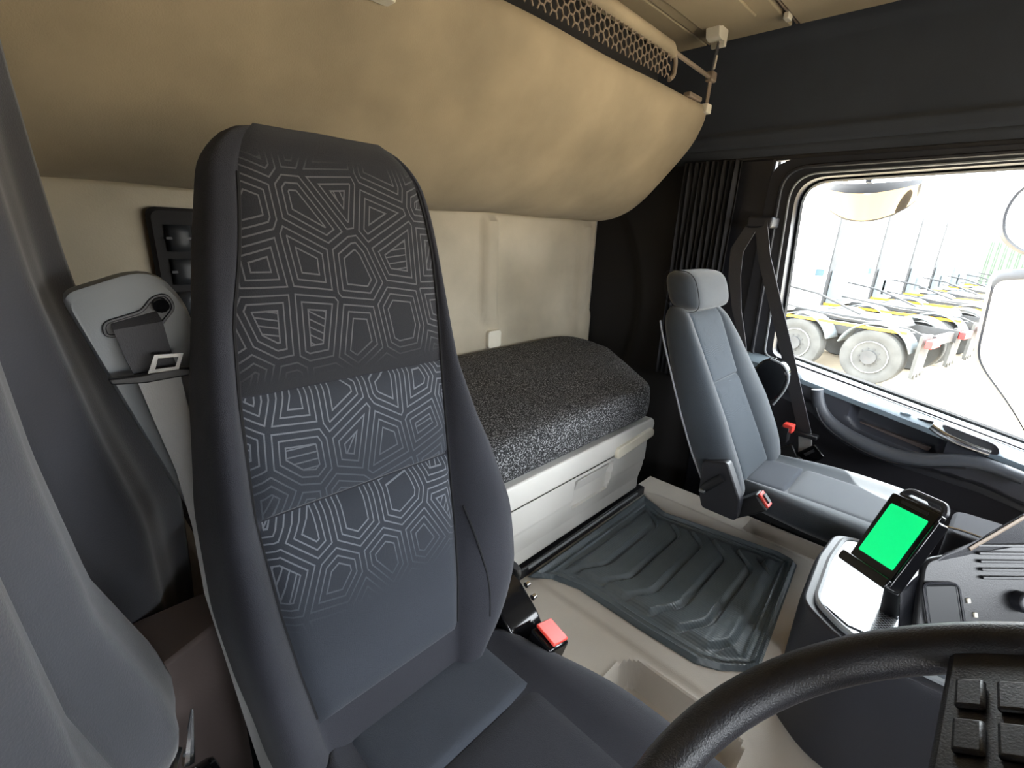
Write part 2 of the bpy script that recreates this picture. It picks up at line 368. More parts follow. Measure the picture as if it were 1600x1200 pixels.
# cab outer skin keeps daylight out
sk = MB(); sk.box((XR + .12, .68, -.1), (XR + .13, YB + .1, 2.2)); sk.box((XR + .12, YF, 1.62), (XR + .13, .7, 2.2)); sk.box((XR + .12, YF, -.1), (XR + .13, .7, .48))
sk.box((XL - .1, YB + .05, -.1), (XR + .13, YB + .1, 2.2)); sk.box((XL - .1, YF - .05, ZT + .05), (XR + .13, YB + .1, ZT + .12))
sk.build('trim_2', 'white', kind='structure', smooth=False, label='outer skin of the truck cab')
# left (driver) wall with its window opening cut down to limit the daylight
wl = MB(); wl.box((XL - .06, .34, 0), (XL, YB, ZT + .02)); wl.box((XL - .06, YF, 0), (XL, .34, .80)); wl.box((XL - .06, YF, 1.06), (XL, .34, ZT + .02)); wl.box((XL - .06, .18, .8), (XL, .34, 1.06)); wl.box((XL - .06, YF, .8), (XL, -.95, 1.62))
wl.build('wall_left', 'taupe_dark', kind='structure', smooth=False, label='driver side wall of the cab')
# front bulkhead below and header above the windscreen, lowered to cut the daylight
wf = MB(); wf.box((XL, YF - .06, 0), (XR + .02, YF, .92)); wf.box((XL, YF - .06, 1.62), (XR + .02, YF, ZT + .02)); wf.box((XL, YF - .06, 1.50), (XR + .02, YF, 1.63)); wf.box((XL - .06, YF - .06, .9), (XL + .08, YF, 1.84)); wf.box((XR - .1, YF - .06, .9), (XR + .03, YF, 1.84))
wf.build('wall_front', 'dash', kind='structure', smooth=False, label='front bulkhead around the windscreen')

MB().prism([(XL, YF, 1.60), (XL, -.62, 1.66), (XL, -.55, 1.72), (XL, -.55, ZT - .006), (XL, YF, ZT - .006)], (XR - XL, 0, 0)).build('trim_5', 'dash', kind='structure', bevel=.01, label='unseen overhead shelf added above the windscreen to block light')  # out of view, added to keep windscreen light off the rear ceiling
MB().box((XL + .02, -1.16, 1.26), (1.02, -1.14, 1.60)).build('light_block_panel', 'dash', bevel=.008, label='unseen dark panel added across the driver side of the windscreen to block light', cat='light blocker')  # panel out of view, added to cut light toward the upper left
# ------------------------------------------------------------------ passenger door
def sillz(y): return interp(y, [(-1.2, .50), (-.23, .705), (.54, .852), (.8, .87)])
def dpanel(u, v):
    y = lerp(-1.15, .66, u); zt = sillz(y) - .012; z = lerp(.02, zt, v); x = XR - .075
    # lower part steps back, pocket behind the arm rest is sunk in
    zl = interp(y, [(-.6, .50), (-.16, .60), (.0, .605), (.14, .60), (.25, .65), (.35, .74), (.66, .80)])
    x += .045 * smooth01((zl - z) / .03)
    cy, cz = .085, .705; ca = math.cos(-.17); sa = math.sin(-.17); dy = y - cy; dz = z - cz - dy * .20
    q = max(abs(dy) - .10, 0); r2 = math.hypot(q, max(abs(dz) - .012, 0))
    x += .055 * (1 - smooth01((r2 - .020) / .018))
    x -= .012 * (1 - smooth01(abs(z - (interp(y, [(-1, .33), (-.1, .47), (.3, .50)]))) / .03)) * 0
    return (x, y, z)
d1 = MB().grid(dpanel, 150, 90).build('door_1', 'door', kind='structure', label='dark grey passenger door with arm rest and handle')
sl = MB()
ys = [-1.15 + i * (1.81 / 24) for i in range(25)]
sl.loft([[(XR - .082, y, sillz(y) - .03), (XR - .085, y, sillz(y) - .012), (XR - .07, y, sillz(y)), (XR + .045, y, sillz(y) + .018), (XR + .045, y, sillz(y) - .03)] for y in ys])
sl.build('door_sill', 'sill', d1, label='pale top ledge of the door under the glass')
lo = MB().grid(lambda u, v: ((XR - .033 - .010 * math.sin(math.pi * v) ), lerp(-1.0, .58, u), lerp(.06, interp(lerp(-1.0, .58, u), [(-.6, .46), (-.16, .55), (.14, .565), (.25, .60), (.35, .68), (.58, .74)]), v)), 40, 14)
lo.build('lower_door_lining', 'doorlow', d1)
ap = [(.335, .790), (.322, .745), (.295, .700), (.25, .665), (.19, .640), (.12, .622), (.05, .618), (-.02, .632), (-.08, .655), (-.15, .668), (-.24, .655)]
def spline(pts, n=4):
    out = []
    for i in range(len(pts) - 1):
        p0, p1, p2, p3 = [Vector(pts[max(0, min(len(pts) - 1, i + k))]) for k in (-1, 0, 1, 2)]
        for k in range(n):
            t = k / n; out.append(tuple(0.5 * ((2 * p1) + (p2 - p0) * t + (2 * p0 - 5 * p1 + 4 * p2 - p3) * t * t + (3 * p1 - p0 - 3 * p2 + p3) * t ** 3)))
    out.append(tuple(pts[-1])); return out
aps = spline(ap, 4)
n_ = len(aps)
MB().tube([(XR - .095, y, z) for y, z in aps], [lerp(.027, .020, abs(2 * i / (n_ - 1) - 1)) for i in range(n_)], 12, flat=(.9, 1.0, (1, 0, 0))).build('armrest', 'armrest', d1, label='curved grey grab handle doubling as an arm rest')
MB().tube([(XR - .112, y, z - .020) for y, z in aps[4:-6]], .0035, 6).build('armrest_trim_line', 'satin', d1)
# inner door handle: dark cup and bright lever
MB().loft([[(XR - .10 + dx, y, z) for y, z in roundpoly([(-.02, .768 + k), (-.165, .738 + k), (-.175, .705 + k), (-.06, .715 + k)], .02, 4)] for dx, k in ((0, 0), (.03, .004))]).build('handle_cup', 'dash', d1)
MB().tube(spline([(XR - .125, -.002, .757), (XR - .135, -.04, .740), (XR - .135, -.09, .727), (XR - .125, -.150, .716)], 4), .011, 10, flat=(.5, 1.0, (1, 0, 0))).build('door_handle', 'chrome', d1, label='bright metal inner door lever')
MB().box((XR - .075, .055, sillz(.05) + .002), (XR - .045, .085, sillz(.05) + .010)).build('lock_button', 'sill', d1, bevel=.003)
MB().box((XR - .070, -.005, sillz(.02) - .002), (XR - .040, .038, sillz(.02) + .007)).build('lock_slider', 'black', d1, bevel=.003, label='black slider set in the door ledge')
for k in range(3):
    y = -.075 - .03 * k
    MB().box((XR - .070, y, sillz(y) + .001), (XR - .042, y + .022, sillz(y) + .009)).build('window_switch', 'sill', d1, bevel=.004)
# pocket liner in the grip recess
MB().loft([[(XR - .040, .19 - dy, .69 + dz) for dy, dz in ((0, .0), (.02, -.02), (.2, -.055), (.21, -.03))], [(XR - .022, .19 - dy, .69 + dz) for dy, dz in ((0, .0), (.02, -.02), (.2, -.055), (.21, -.03))]]).build('pocket_liner', 'taupe_dark', d1)
# sculpted speaker / map bin further down
MB().loft([[(XR - .050 - dx, y, z) for y, z in roundpoly([(.08 - g, .50 - g), (-.62 + g, .40 - g), (-.62 + g, .08 + g), (.15 - g, .08 + g)], .08, 6)] for dx, g in ((0, 0), (.025, .02))]).build('door_bin', 'doorlow', d1)

# ------------------------------------------------------------------ driver seat
def backrest(parent, stations, y0, z0, k, bodymat, thick, bol, tz=.075, names='backrest'):
    def S(z, i): return interp(z, [(s[0], s[i]) for s in stations])
    zb, zt = stations[0][0], stations[-1][0]
    def rnd(z):
        a = max(0, (z - (zt - tz)) / tz); b = max(0, ((zb + .05) - z) / .05)
        return math.sqrt(max(0.0, 1 - a * a * .94)) * math.sqrt(max(0, 1 - b * b * .8))
    def yfront(z): return y0 + k * (z - z0)
    rings = []; N = 44
    for i in range(N + 1):
        z = lerp(zb, zt, i / N)
        xl, sl_, sr, xr = S(z, 1), S(z, 2), S(z, 3), S(z, 4); t = thick(z); b = bol(z); f = rnd(z)
        wl, wr_ = sl_ - xl, xr - sr
        gv = interp(z, [(.9, .010), (1.12, .004)])
        L = [(xl + .03, t), (xl + .006, .85 * t), (xl, .5 * t), (xl + .002, .15 * t - b * .3), (xl + .2 * wl, -b * .85), (xl + .5 * wl, -b), (xl + .8 * wl, -b * .6), (sl_ - .004, .0), (sl_, gv), (sl_ + .01, gv)]
        R = [(xr - .03, t), (xr - .006, .85 * t), (xr, .5 * t), (xr - .002, .15 * t - b * .3), (xr - .2 * wr_, -b * .85), (xr - .5 * wr_, -b), (xr - .8 * wr_, -b * .6), (sr + .004, .0), (sr, gv), (sr - .01, gv)]
        ring = L + [((sl_ + sr) / 2, gv)] + R[::-1] + [((xl + xr) / 2, t * 1.08)]
        mx = (xl + xr) / 2
        a = max(0, (z - (zt - tz)) / tz); shrink = 1 - .05 * a * a
        rings.append([(mx + (x - mx) * shrink, yfront(z) + (t * .55 + (d - t * .55) * f), z) for x, d in ring])
    MB().loft(rings).build(names, bodymat, parent, sub=1)
    def insert(zlo, zhi, m, fade, arc=0.0, label=None, name='backrest_panel', nx=26, nz=26):
        def fn(u, v):
            a, b = u, v
            z = lerp(zlo, zhi, v) + arc * (1 - (2 * u - 1) ** 2) * (1 if v < .5 else 1)
            x = lerp(S(z, 2) + .001, S(z, 3) - .001, u); t = thick(z)
            pu = (1 - abs(2 * a - 1) ** 10); pv = (1 - abs(2 * b - 1) ** 14)
            gv = interp(z, [(.9, .010), (1.12, .004)]); d = gv + .001 - (.002 + gv) * min(pu, pv) ** .6
            return (x, yfront(z) + (t * .55 + (d - t * .55) * rnd(z)) - .0015, z)
        uu = MB().grid(fn, nx, nz)
        return uu.build(name, m, parent, fade=fade, label=label)
    return insert, S, yfront
DS = thing('driver_seat', 'large charcoal patterned truck driver seat with one-piece headrest, nearest the lens', 'seat', (.33, .45, 0))
st = [(.545, .125, .185, .375, .400), (.59, .112, .176, .395, .445), (.63, .107, .170, .408, .500), (.66, .105, .168, .415, .528), (.73, .096, .160, .432, .570), (.82, .090, .153, .446, .578), (.94, .098, .150, .460, .552), (1.00, .108, .155, .467, .530), (1.09, .122, .163, .477, .510),
      (1.18, .142, .176, .490, .512), (1.26, .158, .200, .498, .514), (1.32, .172, .213, .497, .512), (1.37, .184, .221, .490, .503), (1.405, .205, .236, .474, .488), (1.43, .245, .262, .445, .455)]
ins, SS, yfr = backrest(DS, st, .48, .62, .30, 'fabric', lambda z: interp(z, [(.6, .12), (.9, .13), (1.2, .10), (1.43, .075)]), lambda z: interp(z, [(.6, .015), (.7, .034), (.85, .040), (1.0, .026), (1.15, .010), (1.25, .003), (1.43, .0)]))
ins(1.090, 1.4265, 'pattern', lambda c: (smooth01((1.392 - c.z) / .035)) * smooth01((c.z - 1.10) / .05), label='upper backrest panel woven with nested polygon lines')
ins(.936, 1.088, 'pattern_lit', lambda c: .25 + .75 * smooth01((c.z - .955) / .10), label='middle backrest panel woven with nested polygon lines')
ins(.650, .934, 'pattern_lit', lambda c: smooth01((c.z - .775) / .12), label='lower backrest panel, its woven lines fading out downward')
# seams
for sd in (2, 3):
    MB().tube([(SS(z, sd), yfr(z) + interp(z, [(.9, .0085), (1.12, .0025)]), z) for z in [lerp(.66, 1.36, i / 30) for i in range(31)]], .0026, 6).build('seam_line', 'seam', DS)
def bol_pt(z, f):
    b = interp(z, [(.6, .015), (.7, .034), (.85, .040), (1.0, .026)]); xr, sr = SS(z, 4), SS(z, 3)
    return (lerp(sr, xr, f), yfr(z) - b * interp(f, [(0, 0), (.2, .6), (.5, 1.0), (.8, .85)]) + .002, z)
MB().tube([bol_pt(lerp(.85, .66, t / 10), lerp(.08, .42, t / 10)) for t in range(11)], .0022, 6).build('seam_line', 'seam', DS)
# cushion
def cushion(parent, cx, y_rear, y_front, ztop, hw, ins_hw, m_body, m_ins, m_ins2, split, hh=.12):
    rings = []
    N = 16
    for i in range(N + 1):
        t = i / N; y = lerp(y_rear, y_front, t); e = 1 - abs(2 * t - 1) ** 6 * .35
        w = hw * (0.80 + .20 * smooth01(t / .55)) * (1 - .10 * smooth01((t - .8) / .2)); z = ztop + .006 * math.sin(t * 3.1); iw = ins_hw
        rings.append([(cx - w, y, z - hh * e * .95), (cx - w - .004, y, z - hh * .5), (cx - w, y, z - .012 * 1 + (e - 1) * .05), (cx - w + .03, y, z + .012 * e), (cx - iw - .02, y, z + .008), (cx - iw, y, z - .010), (cx, y, z - .010),
                      (cx + iw, y, z - .010), (cx + iw + .02, y, z + .008), (cx + w - .03, y, z + .012 * e), (cx + w, y, z - .012 + (e - 1) * .05), (cx + w + .004, y, z - hh * .5), (cx + w, y, z - hh * e * .95)])
    MB().loft(rings).build('cushion', m_body, parent, sub=1)
    for (a, b, mm) in ((y_rear, split, m_ins), (split - .002, y_front + .02, m_ins2)):
        def fn(u, v):
            y = lerp(a, b, v); t = (y_rear - y) / (y_rear - y_front); pu = 1 - abs(2 * u - 1) ** 10; pv = 1 - abs(2 * v - 1) ** 12
            return (lerp(cx - ins_hw + .001, cx + ins_hw - .001, u), y, ztop + .006 * math.sin(t * 3.1) - .010 + .0012 + .0065 * min(pu, pv) ** .5)
        MB().grid(fn, 20, 20).build('cushion_panel', mm, parent, fade=lambda c: .35)
cushion(DS, .33, .50, -.02, .600, .245, .135, 'fabric', 'fabric_light', 'fabric', .365)
MB().loft([[(x, y, z) for x, y in rrect(.40, .44, .04, 4, .33, .24)] for z in (.06, .48)]).build('seat_base', 'black', DS)
for x in (.33, .33): pass
MB().tube(spline([(.585, .57, .40), (.590, .565, .56), (.600, .545, .63), (.580, .53, .67)], 5), .019, 10, flat=(1.0, .35, (0, 1, 0))).build('recline_bracket', 'steel', DS, label='bright curved metal bracket at the hinge of the backrest')
MB().loft([[(x, y, z) for y, z in roundpoly([(.60, .45), (.42, .45), (.44, .60), (.52, .665), (.60, .63)], .03, 5)] for x in (.50, .575)]).build('hinge_cover', 'gloss', DS, bevel=.004)
for yy, zz in ((.470, .630), (.488, .648), (.505, .628)):
    MB().cyl((.575, yy, zz), (.583, yy, zz), .006, 10).build('bolt', 'chrome', DS)
bk = MB().loft([[(x, y, z) for x, y, z in [(.505 + k, .395, .50), (.555 + k, .395, .50), (.575 + k, .375, .595), (.520 + k, .375, .612)]] for k in (0,)] + [[(.505, .435, .50), (.555, .435, .50), (.575, .425, .610), (.520, .425, .627)]])
bk = bk.build('belt_buckle', 'gloss', DS, bevel=.005)
MB().prism([(.530, .378, .6115), (.572, .378, .598), (.572, .421, .613), (.530, .421, .6265)], (.002, 0, .005)).build('release_button', 'red', bk, bevel=.002)
# side console with the short lever at the seat foot
MB().loft([[(x, y, z) for y, z in roundpoly([(.56, .50), (.40, .50), (.36, .60), (.44, .685), (.53, .70)], .04, 6)] for x in (.01, .055)]).build('seat_side_cover', 'gloss', DS, bevel=.008)
MB().tube([(.030, .53, .690), (.036, .535, .715), (.046, .55, .742)], [.007, .005, .0015], 8).build('adjuster_lever', 'chrome', DS)
MB().tube(spline([(.005, .40, .63), (.004, .44, .68), (.010, .50, .705), (.025, .545, .70)], 5), .004, 6).build('seat_side_trim', 'steel', DS)
# shoulder belt outlet
g0 = roundpoly([(.028, 1.213), (.118, 1.243), (.152, 1.195), (.156, .90), (.118, .86), (.060, 1.085)], [.016, .035, .03, .02, .02, .05], 6)
def off(poly, s, c=(.10, 1.10)): return [(c[0] + (x - c[0]) * s, c[1] + (z - c[1]) * s) for x, z in poly]
gd = MB().loft([[(x, .800, z) for x, z in off(g0, .97)], [(x, .760, z) for x, z in g0], [(x, .745, z) for x, z in off(g0, .985)], [(x, .740, z) for x, z in off(g0, .93)]])
GO = gd.build('belt_guide', 'grey', DS, label='pale grey plastic belt outlet at the seat shoulder')
so = roundpoly([(.060, 1.177), (.060, 1.160), (.112, 1.165), (.134, 1.190), (.128, 1.208), (.112, 1.204), (.100, 1.188)], .008, 5)
MB().loft([[(x, .7385, z) for x, z in so], [(x, .742, z) for x, z in so]]).build('belt_slot', 'black', GO)
MB().tube([(x, .7385, z) for x, z in so], .0022, 6, closed=True).build('slot_rim', 'satin', GO)
MB().cyl((.119, .738, 1.196), (.119, .730, 1.194), .009, 12).build('slot_roller', 'gloss', GO)
# webbing
SB = strap([(.091, .742, 1.182), (.092, .728, 1.172), (.095, .722, 1.140), (.100, .716, 1.110)], [.048, .050, .047, .044], (1, 0, .25)).build('seat_belt', 'webbing', DS)
strap([(.100, .716, 1.112), (.104, .705, 1.06), (.110, .685, .99), (.108, .650, .92), (.100, .615, .84), (.104, .585, .74), (.115, .570, .62), (.128, .565, .50)], [.046, .040, .032, .026, .022, .020, .026, .034], [(1, .1, 0)] * 3 + [(1, -.5, 0)] * 5).build('pale_belt_lower', 'webbing_light', SB, label='paler lower length of the webbing')
LT = MB().loft([[(x, y, z) for x, z in ((.050, 1.118), (.052, 1.110), (.085, 1.106), (.138, 1.108), (.140, 1.116), (.115, 1.120), (.080, 1.117))] for y in (.700, .710)]).build('latch_tongue', 'black', SB, bevel=.002)
tq = [(.088, 1.118), (.120, 1.118), (.128, 1.138), (.098, 1.140)]
ti = [(.096, 1.122), (.117, 1.122), (.122, 1.134), (.101, 1.1355)]
a_ = [(x, .700, z) for x, z in tq]; b_ = [(x, .700, z) for x, z in ti]; c_ = [(x, .703, z) for x, z in ti]; e_ = [(x, .703, z) for x, z in tq]
MB().loft([a_, b_, c_, e_, a_], caps=False).build('tongue_plate', 'chrome', LT)

# ------------------------------------------------------------------ passenger seat
PS = thing('passenger_seat', 'blue-grey passenger seat with separate headrest beside the far door', 'seat', (1.535, .35, 0))
st2 = [(.56, 1.335, 1.42, 1.655, 1.735), (.62, 1.315, 1.42, 1.655, 1.770), (.70, 1.305, 1.42, 1.652, 1.785), (.80, 1.310, 1.415, 1.640, 1.775), (.88, 1.320, 1.412, 1.628, 1.755), (.98, 1.335, 1.408, 1.630, 1.720), (1.05, 1.350, 1.405, 1.632, 1.690), (1.09, 1.375, 1.412, 1.625, 1.665), (1.11, 1.395, 1.43, 1.61, 1.65)]
ins2, S2, yf2 = backrest(PS, st2, .36, .60, .50, 'fabric_blue', lambda z: interp(z, [(.5, .10), (.8, .11), (1.1, .08)]), lambda z: interp(z, [(.56, .01), (.66, .03), (.8, .034), (1.0, .018), (1.1, .004)]), tz=.05)
ins2(.884, 1.085, 'pattern_soft', lambda c: 1.0); ins2(.60, .881, 'pattern_soft', lambda c: smooth01((c.z - .62) / .25), name='backrest_panel')
MB().tube([(S2(z, 1) + .004, yf2(z) + .085, z) for z in [lerp(.60, 1.06, i / 20) for i in range(21)]], .0028, 6).build('piping', 'piping', PS)
hr = []
def hcs(a, e):
    c, d = math.cos(a), math.sin(a)
    c = math.copysign(abs(c) ** .62, c); d = math.copysign(abs(d) ** .62, d)
    return (.640 + .054 * e * c + .020 * e * d, 1.152 + .060 * e * d)
for i in range(17):
    t = i / 16; x = lerp(1.378, 1.672, t); e = max(.25, 1 - abs(2 * t - 1) ** 9) ** .5
    hr.append([(x,) + hcs(2 * math.pi * j / 20, e) for j in range(20)])
HR = MB().loft(hr).build('headrest', 'fabric_blue', PS, sub=1)
MB().tube([(1.398,) + hcs(2 * math.pi * j / 32, 1.0) for j in range(32)], .0012, 5, closed=True).build('headrest_seam', 'seam', HR)
for x in (1.46, 1.59): MB().cyl((x, .625, 1.06), (x, .645, 1.14), .007, 10).build('headrest_post', 'steel', PS)
cushion(PS, 1.575, .40, -.06, .600, .205, .115, 'fabric_blue', 'fabric_light', 'fabric_blue', .262, hh=.085)
MB().loft([[(x, y, z) for x, y in rrect(.26, .34, .03, 4, 1.59, .17)] for z in (.49, .53)] ).build('seat_frame', 'black', PS)
MB().loft([[(x, y, z) for x, y in rrect(.13, .34, .03, 4, 1.812, .17)] for z in (.0, .50)] + [[(x, y, z) for x, y in rrect(.23, .34, .03, 4, 1.762, .17)] for z in (.505, .525)]).build('seat_base', 'black', PS)
# recline cover with lever at the near side
RC = MB().loft([[(x, y, z) for y, z in roundpoly([(.450, .690), (.381, .710), (.330, .612), (.330, .545), (.43, .545), (.445, .59)], .012, 4)] for x in (1.288, 1.322)]).build('recline_cover', 'satin', PS, bevel=.004)
MB().tube([(1.280, .385, .665), (1.276, .410, .635), (1.276, .428, .612)], [.012, .012, .011], 10, flat=(1, .6, (0, 1, 0))).build('recline_lever', 'black', RC)
MB().box((1.266, .420, .602), (1.288, .438, .613)).build('lever_tip', 'steel', RC, bevel=.003)
B2 = MB().loft([[(1.335, .350, .520), (1.380, .350, .520), (1.378, .268, .588), (1.334, .268, .588)], [(1.335, .385, .545), (1.380, .385, .545), (1.378, .305, .626), (1.334, .305, .626)]]).build('belt_buckle', 'black', PS, bevel=.005)
MB().prism([(1.340, .272, .5925), (1.373, .272, .5925), (1.373, .302, .6235), (1.340, .302, .6235)], (0, -.005, .005)).build('release_button', 'red', B2, bevel=.002)
MB().prism([(1.349, .277, .600), (1.364, .277, .600), (1.364, .295, .619), (1.349, .295, .619)], (0, -.0075, .0075)).build('button_slot', 'black', B2)
B3 = MB().box((1.86, .365, .60), (1.90, .395, .66)).build('outer_belt_buckle', 'black', PS, bevel=.004)
MB().box((1.862, .355, .642), (1.898, .390, .672)).build('release_button', 'red', B3, bevel=.004)
MB().loft([[(x, y, z) for y, z in roundpoly([(.52, .72), (.42, .76), (.40, .86), (.44, .905), (.50, .90), (.54, .80)], .04, 6)] for x in (1.84, 1.89)]).build('seat_side_shield', 'gloss', PS, bevel=.006)
MB().tube([(1.838, y, z) for y, z in spline([(.43, .74), (.405, .80), (.40, .85), (.425, .890), (.47, .905)], 4)], .004, 6).build('shield_highlight', 'grey', PS)  # pale tube draws the highlight along the shield rim

# passenger belt hanging from the pillar
PB = thing('passenger_seat_belt', 'grey seat belt hanging from the pillar behind the passenger window', 'seat belt', (1.98, .64, 1.36))
MB().box((1.985, .60, 1.355), (2.075, .69, 1.395)).build('belt_anchor', 'satin', PB, bevel=.008)
strap([(1.99, .640, 1.375), (1.975, .60, 1.25), (1.965, .52, 1.07), (1.955, .452, .92), (1.95, .385, .76), (1.948, .33, .63)], .048, (.25, 1, .3)).build('webbing', 'webbing', PB)
strap([(2.00, .665, 1.375), (2.00, .712, 1.27), (1.99, .700, 1.17), (1.97, .66, 1.04), (1.96, .61, .92), (1.955, .575, .80)], [.045, .055, .050, .036, .022, .02], (.2, 1, .25)).build('webbing', 'webbing', PB)
strap([(1.948, .33, .63), (1.945, .318, .58), (1.94, .305, .50), (1.94, .30, .42)], .046, (.25, 1, .3)).build('webbing', 'webbing_light', PB)
MB().box((1.925, .285, .618), (1.960, .360, .634)).build('tongue_bar', 'black', PB, bevel=.004)
MB().prism([(1.935, .34, .545), (1.935, .29, .60), (1.935, .25, .565), (1.935, .262, .545), (1.935, .30, .52)], (.02, 0, 0)).build('latch_tongue', 'gloss', PB, bevel=.003)
MB().prism([(1.930, .315, .555), (1.930, .290, .582), (1.930, .283, .575), (1.930, .307, .548)], (.006, 0, 0)).build('tongue_plate', 'chrome', PB)
MB().prism([(1.935, .47, .49), (1.935, .36, .575), (1.935, .33, .53), (1.935, .42, .46)], (.03, 0, 0)).build('lower_anchor', 'black', PB, bevel=.005)

# passenger-side curtain, gathered
pc = []
for j in range(13):
    z = lerp(1.605, .70, j / 12)
    pc.append([(2.045 + .014 * math.sin(i * 1.57) + .004 * math.sin(j * .9 + i), .77 + .23 * i / 40, z) for i in range(41)])
MB().loft(pc, caps=False, closed=False).build('side_curtain', 'curtain_dark', solid=.003, label='dark pleated curtain gathered behind the passenger window', cat='curtain')

# ------------------------------------------------------------------ driver side curtain
def curt_front(u, v):
    z = lerp(1.99, lerp(.80, .715, u), v); y = lerp(.05, .60, u) + .03 * (1 - v) * u
    edge = interp(z, [(.70, .030), (.75, .040), (.81, .030), (.93, -.006), (1.09, -.020), (1.4, -.030), (2.0, -.040)])
    x = lerp(-.105, edge, u ** 1.2)
    amp = lerp(.006, .024, smooth01(v * 1.3)); ph = u * 22 + 1.2 * math.sin(v * 2.5)
    return (x + amp * (math.sin(ph) + .35 * math.sin(2 * ph + .7)) * (1 - .75 * u * u), y, z)
def curt_rear(u, v):
    z = lerp(1.99, lerp(.60, .535, u), v); y = lerp(.62, .875, u)
    edge = interp(z, [(.50, .098), (.66, .112), (.88, .114), (1.02, .082), (1.22, .050), (1.46, .033), (2.0, .015)])
    x = lerp(-.075, edge, u ** .9)
    amp = lerp(.004, .020, smooth01(v * 1.3)); ph = u * 12 + 1.0 * math.sin(v * 2.2 + .6)
    return (x + amp * (math.sin(ph) + .3 * math.sin(2 * ph)) * (1 - u * .7) + .004 * math.sin(z * 9) * u, y, z)
CU = MB().grid(curt_front, 70, 60).grid(curt_rear, 60, 60).build('driver_curtain', 'curtain', solid=.003, label='large grey cloth curtain hanging in folds beside the driver seat', cat='curtain')
MB().prism([(-.042, .40, 1.160), (-.038, .44, 1.154), (-.038, .44, 1.124), (-.042, .40, 1.128)], (.002, 0, 0)).build('curtain_tab', 'curtain', CU, bevel=.002)
# pillar trim below the curtain
MB().loft([[(x, y, z) for x, y in roundpoly([(-.158, .74), (-.158, .60), (.02, .62), (.115, .66), (.13, .74)], .03, 5)] for z in (.0, .3, .74, .755)]).build('trim_3', 'taupe_dark', kind='structure', bevel=.006, label='brown-grey trim at the foot of the driver side curtain')
MB().loft([[(x, y, z) for x, y in roundpoly([(-.158, .60), (-.158, -.3), (-.04, -.3), (-.03, .50), (.0, .58)], .03, 5)] for z in (.0, .62, .66)]).build('trim_4', 'taupe', kind='structure', bevel=.01, label='pale lower door trim on the driver side')

# ------------------------------------------------------------------ lower bunk
BB = thing('storage_chest', 'pale beige storage chest with drawer under the speckled mattress', 'storage chest', (.75, .95, 0))
MB().box((.14, .745, .39), (1.500, 1.44, .672)).build('body', 'beige_plastic', BB, bevel=.01)
MB().box((.14, .80, .0), (1.46, 1.44, .39)).build('plinth', 'black', BB)
up = MB(); pr = [(.722, .684), (.718, .670), (.722, .612), (.734, .604), (.76, .604), (.76, .684)]
up.loft([[(x, y, z) for y, z in pr] for x in (.14, 1.50)] + [[(1.520, y + .004, z - (.012 if z > .65 else 0)) for y, z in pr], [(1.530, y + .02, z - (.02 if z > .65 else -.006)) for y, z in pr]])
up.build('upper_rim', 'beige_plastic', BB, bevel=.004)
def dfront(u, v):
    x = lerp(.14, 1.507, u); z = lerp(.394, .603, v); y = .732
    y += .016 * smooth01((.515 - z) / .10)
    y += -.004 * smooth01((z - .515) / .01)
    e = min(x - 1.065, 1.265 - x + (z - .55) * .15, z - .488, .590 - z)
    y += .034 * smooth01(e / .006)
    y += .02 * smooth01((x - 1.495) / .012)
    return (x, y, z)
MB().grid(dfront, 180, 40).build('drawer', 'beige_plastic', BB, label='wide drawer front with a sunk finger pull')
dr = bpy.data.objects['drawer']
MB().loft([[(1.080, .731, .582), (1.255, .731, .582), (1.250, .742, .545), (1.215, .752, .522), (1.110, .752, .522), (1.080, .742, .545)], [(1.080, .746, .582), (1.255, .746, .582), (1.250, .757, .545), (1.215, .764, .522), (1.110, .764, .522), (1.080, .757, .545)]]).build('drawer_handle', 'beige_plastic', dr, bevel=.002)
MB().box((1.074, .742, .5825), (1.258, .75, .5895)).build('handle_gap_shade', 'black', dr)  # black strips stand for the shadow above and beside the handle
MB().box((1.0705, .745, .54), (1.0775, .76, .588)).build('handle_gap_shade', 'black', dr)
MB().box((1.068, .755, .488), (1.262, .762, .590)).build('handle_recess', 'taupe', dr)
MB().loft([[(x, y, z) for x, z in roundpoly([(1.262, .602), (1.262, .640), (1.485, .655), (1.500, .640), (1.500, .620)], .012, 4)] for y in (.708, .724)]).build('bunk_latch', 'pale', BB, bevel=.003, label='pale latch bar at the end of the rim')
MB().tube([(.88, .742, .366), (1.50, .742, .366)], .0045, 6).build('sill_strip', 'grey', BB)
# mattress
def mrow(x):
    yf = .722 if x < 1.44 else .722 + interp(x, [(1.44, 0), (1.50, .02), (1.54, .06), (1.60, .13), (1.70, .24), (1.80, .36), (2.06, .62)])
    return yf
xs = [.14, .16, .3, .5, .68, .7, .9, 1.1, 1.3, 1.4, 1.44, 1.47, 1.50, 1.53, 1.56, 1.60, 1.65, 1.70, 1.80, 1.92]
rings = []
for x in xs:
    yf = mrow(x); yb = 1.442; w = .006 * math.sin(x * 9); e = .02 * smooth01((x - 1.86) / .06)
    rings.append([(x, yf + .012, .684), (x, yf, .70), (x, yf - .004 + w * .3, .745), (x, yf + .001, .797), (x, yf + .018, .812), (x, yf + .08, .815 + w * .5), (x, yf + .25 * (yb - yf) + .02, .819), (x, lerp(yf, yb, .6), .828), (x, yb - .02, .834 - e), (x, yb, .81 - e), (x, yb, .69)])
MB().loft(rings).build('bunk_mattress', 'speckle', sub=1, label='black and grey speckled mattress of the lower bunk', cat='mattress')
